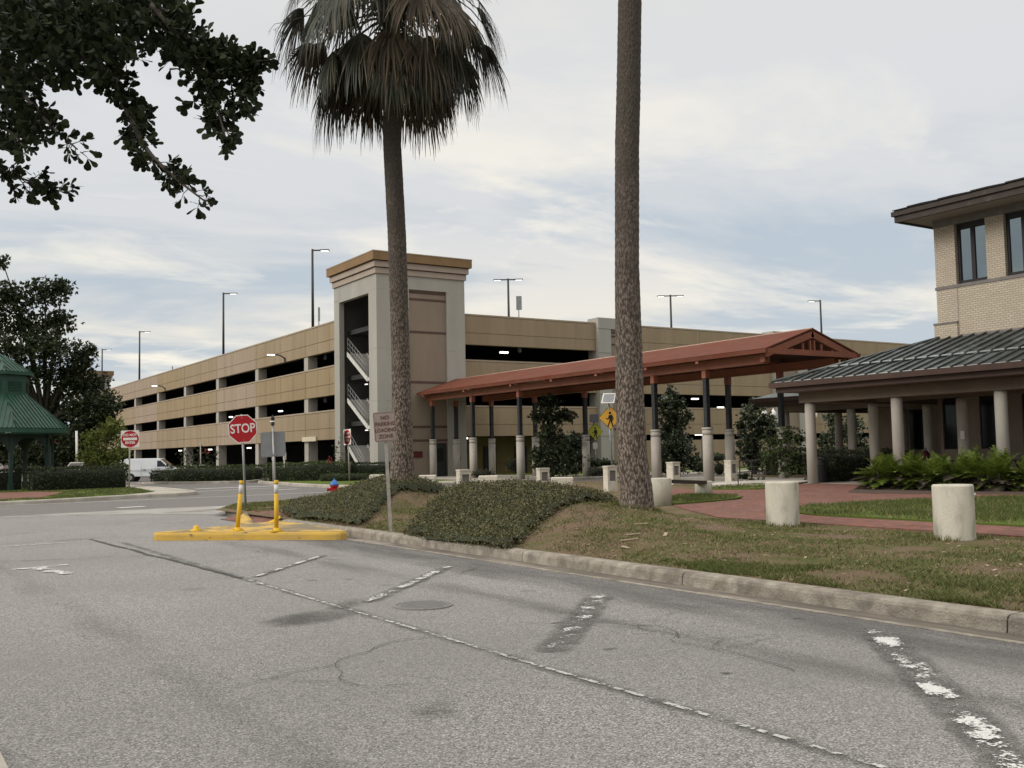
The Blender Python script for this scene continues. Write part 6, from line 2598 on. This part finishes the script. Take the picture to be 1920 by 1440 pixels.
# twin-globe street lamps
def globe_lamp(u, v, d, label, n=2, dx_=17):
    ps = [at(u + dx_ * k, v, d) for k in range(n)]
    mid = sum(ps, Vector()) / n
    t = thing('street_lamp', label, 'street lamp', (mid.x, mid.y, .1), 'acorn globe street lamps')
    b = MB()
    b.lathe([(.2, 0), (.2, .3), (.09, .5), (.07, mid.z - .5)], (mid.x, mid.y, .1), 12)
    if n > 1:
        b.tube([ps[0] + Vector((0, 0, -.3)), mid + Vector((0, 0, -.42)), ps[1] + Vector((0, 0, -.3))], .04, 6)
    b.build('pole', BLACK, t)
    for p in ps:
        b = MB()
        b.lathe([(.10, -.28), (.17, -.24), (.20, -.05), (.17, .1), (.07, .22), (.05, .26), (.02, .34)], p, 14)
        b.build('globe', mat('frosted_globe', (.72, .70, .66), (.66, .64, .60), 4., .3), t)
    return t


globe_lamp(1433, 775, 66, 'twin white acorn-globe street lamp in front of the magnolia, left of the brown porch eave')
globe_lamp(1527, 777, 70, 'single white acorn-globe street lamp just right of the first porch column', 1)
t_ = thing('light_pole', 'thin dark pole between two magnolias before the low garage wall', 'pole', tuple(at(1319, 885, 60)))
pole(t_, at(1319, 890, 60), at(1316, 822, 60), .05, DBRONZE)


# ================================================================== PAVILION
gc = Vector(tuple(at(-8, 905, 53))[:2] + (.14,))
gz = thing('pavilion', 'green octagonal pavilion with a two-tier seamed metal roof and arched posts', 'pavilion', tuple(gc))
GR_, G0 = 3.72, R(-33 - 4)


def oct_(r, z, k, off=0.):
    a = G0 + k * math.pi / 4 + off
    return Vector((gc.x + r * math.cos(a), gc.y + r * math.sin(a), z))


b = MB()
for (r0, z0, r1, z1) in ((GR_, 3.30, 1.58, 5.1), (1.80, 6.32, .05, 7.35)):
    for k in range(8):
        p0, p1, q1, q0 = oct_(r0, z0, k), oct_(r0, z0, k + 1), oct_(r1, z1, k + 1), oct_(r1, z1, k)
        b.slab([p0, p1, q1, q0], .04)
        b.tube([p0, q0], .045, 6)
        e = (p1 - p0)
        nn = e.cross(q0 - p0).normalized()
        m_ = int(e.length / .21)
        for i in range(1, m_):
            f = i / m_
            s0 = p0 + e * f
            run = (q0 + q1) / 2 - (p0 + p1) / 2
            # clip each seam at the hip
            half = e.length / 2
            x_ = abs(f - .5) * 2 * half
            top_half = (q1 - q0).length / 2
            t_end = 1 if x_ <= top_half else (half - x_) / max(.001, half - top_half)
            s1 = s0 + run * t_end
            b.obox((s0 + s1) / 2 + nn * .02, (s1 - s0) / 2, e.normalized() * .02, nn * .028)
b.build('roof', GRN, gz)
b = MB()
for k in range(8):
    for (r, za, zb) in ((GR_ + .02, 3.05, 3.27), (GR_ - .12, 2.98, 3.05)):
        p0, p1 = oct_(r, za, k), oct_(r, za, k + 1)
        b.slab([p0, p1, p1 + Vector((0, 0, zb - za)), p0 + Vector((0, 0, zb - za))], .1)
    p0, p1 = oct_(1.83, 6.14, k), oct_(1.83, 6.14, k + 1)
    b.slab([p0, p1, p1 + Vector((0, 0, .16)), p0 + Vector((0, 0, .16))], .1)
b.build('fascia', GRN, gz)
b = MB()
for k in range(8):
    p0, p1 = oct_(1.56, 5.0, k), oct_(1.56, 5.0, k + 1)
    b.slab([p0, p1, p1 + Vector((0, 0, 1.15)), p0 + Vector((0, 0, 1.15))], .06)
cup = b.build('cupola', GRN, gz)
for k in range(8):
    b = MB()
    p0, p1 = oct_(1.565, 5.3, k).lerp(oct_(1.565, 5.3, k + 1), .18), oct_(1.565, 5.3, k).lerp(oct_(1.565, 5.3, k + 1), .82)
    e = p1 - p0
    nn = e.cross(Vector((0, 0, 1))).normalized()
    b.slab([p0 + nn * .012, p1 + nn * .012, p1 + nn * .012 + Vector((0, 0, .52)), p0 + nn * .012 + Vector((0, 0, .52))], .01, 1)
    for i in range(6):
        z = .05 + i * .085
        b.obox((p0 + p1) / 2 + nn * .03 + Vector((0, 0, z)), e / 2, nn * .028 + Vector((0, 0, -.02)), Vector((0, 0, .012)))
    b.build('louvre', [GRN, GRND_], cup)
b = MB()
b.add([oct_(3.55, 2.99, k) for k in range(8)], [tuple(range(8))])
b.build('ceiling', GRND_, gz)
for k in range(8):
    p = oct_(2.8, .0, k)
    b = MB()
    a = G0 + k * math.pi / 4
    A = Vector((math.cos(a), math.sin(a), 0))
    B = Vector((-A.y, A.x, 0))
    b.obox((p.x, p.y, 1.55), A * .085, B * .085, (0, 0, 1.45))
    b.obox((p.x, p.y, .3), A * .12, B * .12, (0, 0, .2))
    b.build('post', GRND_, gz)
for k in range(8):
    p, q = oct_(2.8, 2.98, k), oct_(2.8, 2.98, k + 1)
    e = q - p
    nn = e.cross(Vector((0, 0, 1))).normalized()
    n = 16
    vs, fs = [], []
    for i in range(n + 1):
        t = i / n
        xx = abs(t - .5) * 2
        drop = .18 + .95 * (xx ** 3.2)
        s_ = p + e * t
        vs += [s_ + nn * .04, s_ - nn * .04, s_ + nn * .04 - Vector((0, 0, drop)), s_ - nn * .04 - Vector((0, 0, drop))]
    for i in range(n):
        a = i * 4
        fs += [(a, a + 4, a + 6, a + 2), (a + 1, a + 3, a + 7, a + 5), (a + 2, a + 6, a + 7, a + 3), (a, a + 1, a + 5, a + 4)]
    b = MB()
    b.add(vs, fs)
    b.build('arch', GRND_, gz)
lp = at(15.5, 812, 55.5)
b = MB()
b.lathe([(.02, .12), (.13, .1), (.16, 0), (.13, -.1), (.02, -.14)], lp, 12)
b.build('ceiling_lamp', LITW2, gz)
b = MB()
b.lathe([(.10, .12), (.10, .2), (.02, .21)], lp, 12)
b.build('lamp_mount', BLACK, gz)

# slanted information board and white pole behind the hedge
c = at(134, 884, 59)
ib = thing('info_board', 'slanted information board with a pale frame behind the long hedge', 'info board', tuple(at(134, 905, 59)))
ax = Vector(RT)
ay = (Vector((0, 0, 1)) * .82 + ax * .42 + Vector((.3, .45, 0)) * .5).normalized()
az = ax.cross(ay).normalized()
b = MB()
b.obox(c, ax * .42, ay * .62, az * .03)
fr = b.build('frame', SWHITE, ib)
b = MB()
s_ = 1 if az.dot(Vector((-.55, -.84, .2))) > 0 else -1
b.obox(c + az * s_ * .032, ax * .37, ay * .56, az * .004)
b.build('panel', SCREEN, fr)
b = MB()
for k in (-.3, .3):
    b.tube([c + ax * k - ay * .3, Vector((c.x + ax.x * k, c.y + ax.y * k, -.1))], .05, 6)
b.build('leg', DARKM, ib)
wp = thing('white_pole', 'slim white pole rising behind the long hedge beside the info board', 'pole', tuple(at(144.5, 905, 59.5)))
pole(wp, at(145, 910, 59.5), at(143.5, 808, 59.5), .07, SWHITE)
for i, (u, w_, lab) in enumerate(((152, 9, 'low white box right of the white pole above the hedge'), (165, 12, 'wider low pale box above the hedge, left of the young tree'))):
    a, c_ = at(u - w_ / 2, 872, 60), at(u + w_ / 2, 872, 60)
    t_ = thing('utility_box', lab, 'utility box', ((a.x + c_.x) / 2, (a.y + c_.y) / 2, 0))
    b = MB()
    b.obox(((a.x + c_.x) / 2, (a.y + c_.y) / 2, a.z / 2), (c_ - a) / 2, (.15, .25, 0), (0, 0, a.z / 2))
    b.obox(((a.x + c_.x) / 2, (a.y + c_.y) / 2, a.z + .02), (c_ - a) / 2 * 1.1, (.17, .28, 0), (0, 0, .03))
    b.build('cabinet', PAVE, t_)
# pale building far behind the pavilion
fb = thing('distant_building', 'plain pale building far behind the pavilion at the left edge', 'building', tuple(at(-20, 880, 130)))
p = at(-40, 880, 130)
b = MB()
b.obox((p.x, p.y, 3), Vector(RT) * 5.2, Vector((.5446, .8387, 0)) * 4, (0, 0, 3.6))
b.build('wall', mat('pale_render', (.40, .36, .33), (.35, .31, .29), 1., .9), fb)
b = MB()
b.obox((p.x, p.y, 6.7), Vector(RT) * 5.5, Vector((.5446, .8387, 0)) * 4.3, (0, 0, .15))
b.build('roof', SGREY, fb)

# ================================================================== VEHICLES
def van(c, heading, label):
    """full-size cargo van; local x forward, y left, z up"""
    t = thing('cargo_van', label, 'van', tuple(c))
    t.rotation_euler = (0, 0, heading)
    Lh, Wd = 2.78, .98
    side = [(-2.78, .45), (-2.80, .95), (-2.74, 1.45), (-2.62, 1.86), (-2.45, 2.00), (-2.0, 2.06), (.6, 2.06), (.85, 2.02), (1.72, 1.28), (1.95, 1.20), (2.60, 1.06), (2.76, .95), (2.80, .6), (2.74, .42)]
    # body as lofted profile with tumblehome
    def prof_y(x, z):
        w_ = Wd
        if z > 1.15:
            w_ -= (z - 1.15) * .14
        if x > 2.2:
            w_ -= (x - 2.2) * .22
        return w_
    b = MB()
    n = len(side)
    vs = [(x, prof_y(x, z), z) for x, z in side] + [(x, -prof_y(x, z), z) for x, z in side]
    fs = [tuple(range(n)), tuple(range(2 * n - 1, n - 1, -1))] + [(i, n + i, n + (i + 1) % n, (i + 1) % n) for i in range(n)]
    b.add(vs, fs)
    body = b.build('body', VANW, t, bevel=.05, local=True)
    for s in (-1, 1):
        b = MB()
        y = s * (prof_y(1., 1.6) + .006)
        P = [(.62, 1.30), (.62, 1.84), (.92, 1.84), (1.44, 1.34), (1.44, 1.30)]
        P3 = [Vector((x, s * (prof_y(x, z) + .008), z)) for x, z in P]
        if s < 0:
            b.slab(P3[::-1], .02)
        else:
            b.slab(P3, .02)
        b.build('side_window', CARG, t, local=True)
        b = MB()
        for x in (.52, 1.62, -.75):
            b.box(x - .008, x + .008, s * .985 - .003, s * .985 + .003, .55, 1.25)
        b.box(-.60, -.35, s * .985 - .02, s * .985 + .02, 1.02, 1.07)
        b.box(.68, .85, s * .985 - .02, s * .985 + .02, 1.08, 1.13)
        b.build('door_seam', DARKM, t, local=True)
        for x in (-1.72, 1.86):
            b = MB()
            vs_, n_k = [], 24
            b.tube([(x, s * .72, .36), (x, s * .985, .36)], .40, 24, 1)
            b.tube([(x, s * .74, .36), (x, s * 1.0, .36)], .365, 24, 0)
            wh = b.build('wheel', [TYRE, BLACK], t, local=True)
            b = MB()
            b.tube([(x, s * .99, .36), (x, s * 1.01, .36)], .21, 20)
            b.build('rim', CHROME, wh, local=True)
        b = MB()
        b.box(1.48, 1.62, s * 1.0, s * 1.22, 1.30, 1.55)
        b.build('mirror', BLACK, t, local=True)
        b = MB()
        b.box(2.72, 2.80, s * .50, s * .80, .78, .98)
        b.build('headlight', REFL, t, local=True)
        b = MB()
        b.box(-2.82, -2.77, s * .80, s * .93, .9, 1.3)
        b.build('tail_light', REDS, t, local=True)
    b = MB()
    b.slab([(.90, .80, 1.98), (.90, -.80, 1.98), (1.70, -.92, 1.32), (1.70, .92, 1.32)][::-1], -.015)
    b.build('windscreen', CARG, t, local=True)
    b = MB()
    b.box(2.74, 2.86, -.9, .9, .42, .6)
    b.box(-2.88, -2.76, -.92, .92, .45, .6)
    b.build('bumper', DARKM, t, local=True)
    b = MB()
    b.box(2.73, 2.80, -.48, .48, .66, .98)
    b.build('grille', BLACK, t, local=True)


vp = at(286, 902, 91)
van((vp.x, vp.y, roadz(vp.x, vp.y)), math.atan2(-.5446, .8387) + R(6), 'white windowless cargo van parked in the driveway beyond the long hedge')


def car(c, heading, m, label):
    t = thing('parked_car', label, 'car', tuple(c), 'cars parked in the ground deck')
    t.rotation_euler = (0, 0, heading)
    side = [(-2.2, .35), (-2.25, .75), (-2.1, .95), (-1.5, 1.0), (-1.0, 1.38), (.3, 1.42), (1.1, 1.0), (2.05, .85), (2.2, .65), (2.2, .35)]
    n = len(side)
    b = MB()
    w_ = lambda z: .88 - max(0, z - .9) * .4
    vs = [(x, w_(z), z) for x, z in side] + [(x, -w_(z), z) for x, z in side]
    b.add(vs, [tuple(range(n)), tuple(range(2 * n - 1, n - 1, -1))] + [(i, n + i, n + (i + 1) % n, (i + 1) % n) for i in range(n)])
    b.build('body', m, t, bevel=.05, local=True)
    for s in (-1, 1):
        b = MB()
        P3 = [Vector((x, s * (w_(z) + .008), z)) for x, z in ((-1.3, 1.02), (-.95, 1.32), (.25, 1.34), (.9, 1.02))]
        b.slab(P3 if s > 0 else P3[::-1], .02)
        b.build('side_window', CARG, t, local=True)
        for x in (-1.35, 1.35):
            b = MB()
            b.tube([(x, s * .66, .32), (x, s * .9, .32)], .32, 20)
            b.build('wheel', TYRE, t, local=True)
    b = MB()
    b.slab([(.38, .6, 1.40), (.38, -.6, 1.40), (1.08, -.8, 1.03), (1.08, .8, 1.03)][::-1], -.015)
    b.slab([(-1.06, .6, 1.36), (-1.06, -.6, 1.36), (-1.5, -.8, 1.02), (-1.5, .8, 1.02)], -.015)
    b.build('windscreen', CARG, t, local=True)


p = at(372, 898, 86)
car((p.x, p.y, roadz(p.x, p.y)), R(95), VANW, 'white car glimpsed over the hedge behind the thin pale post')
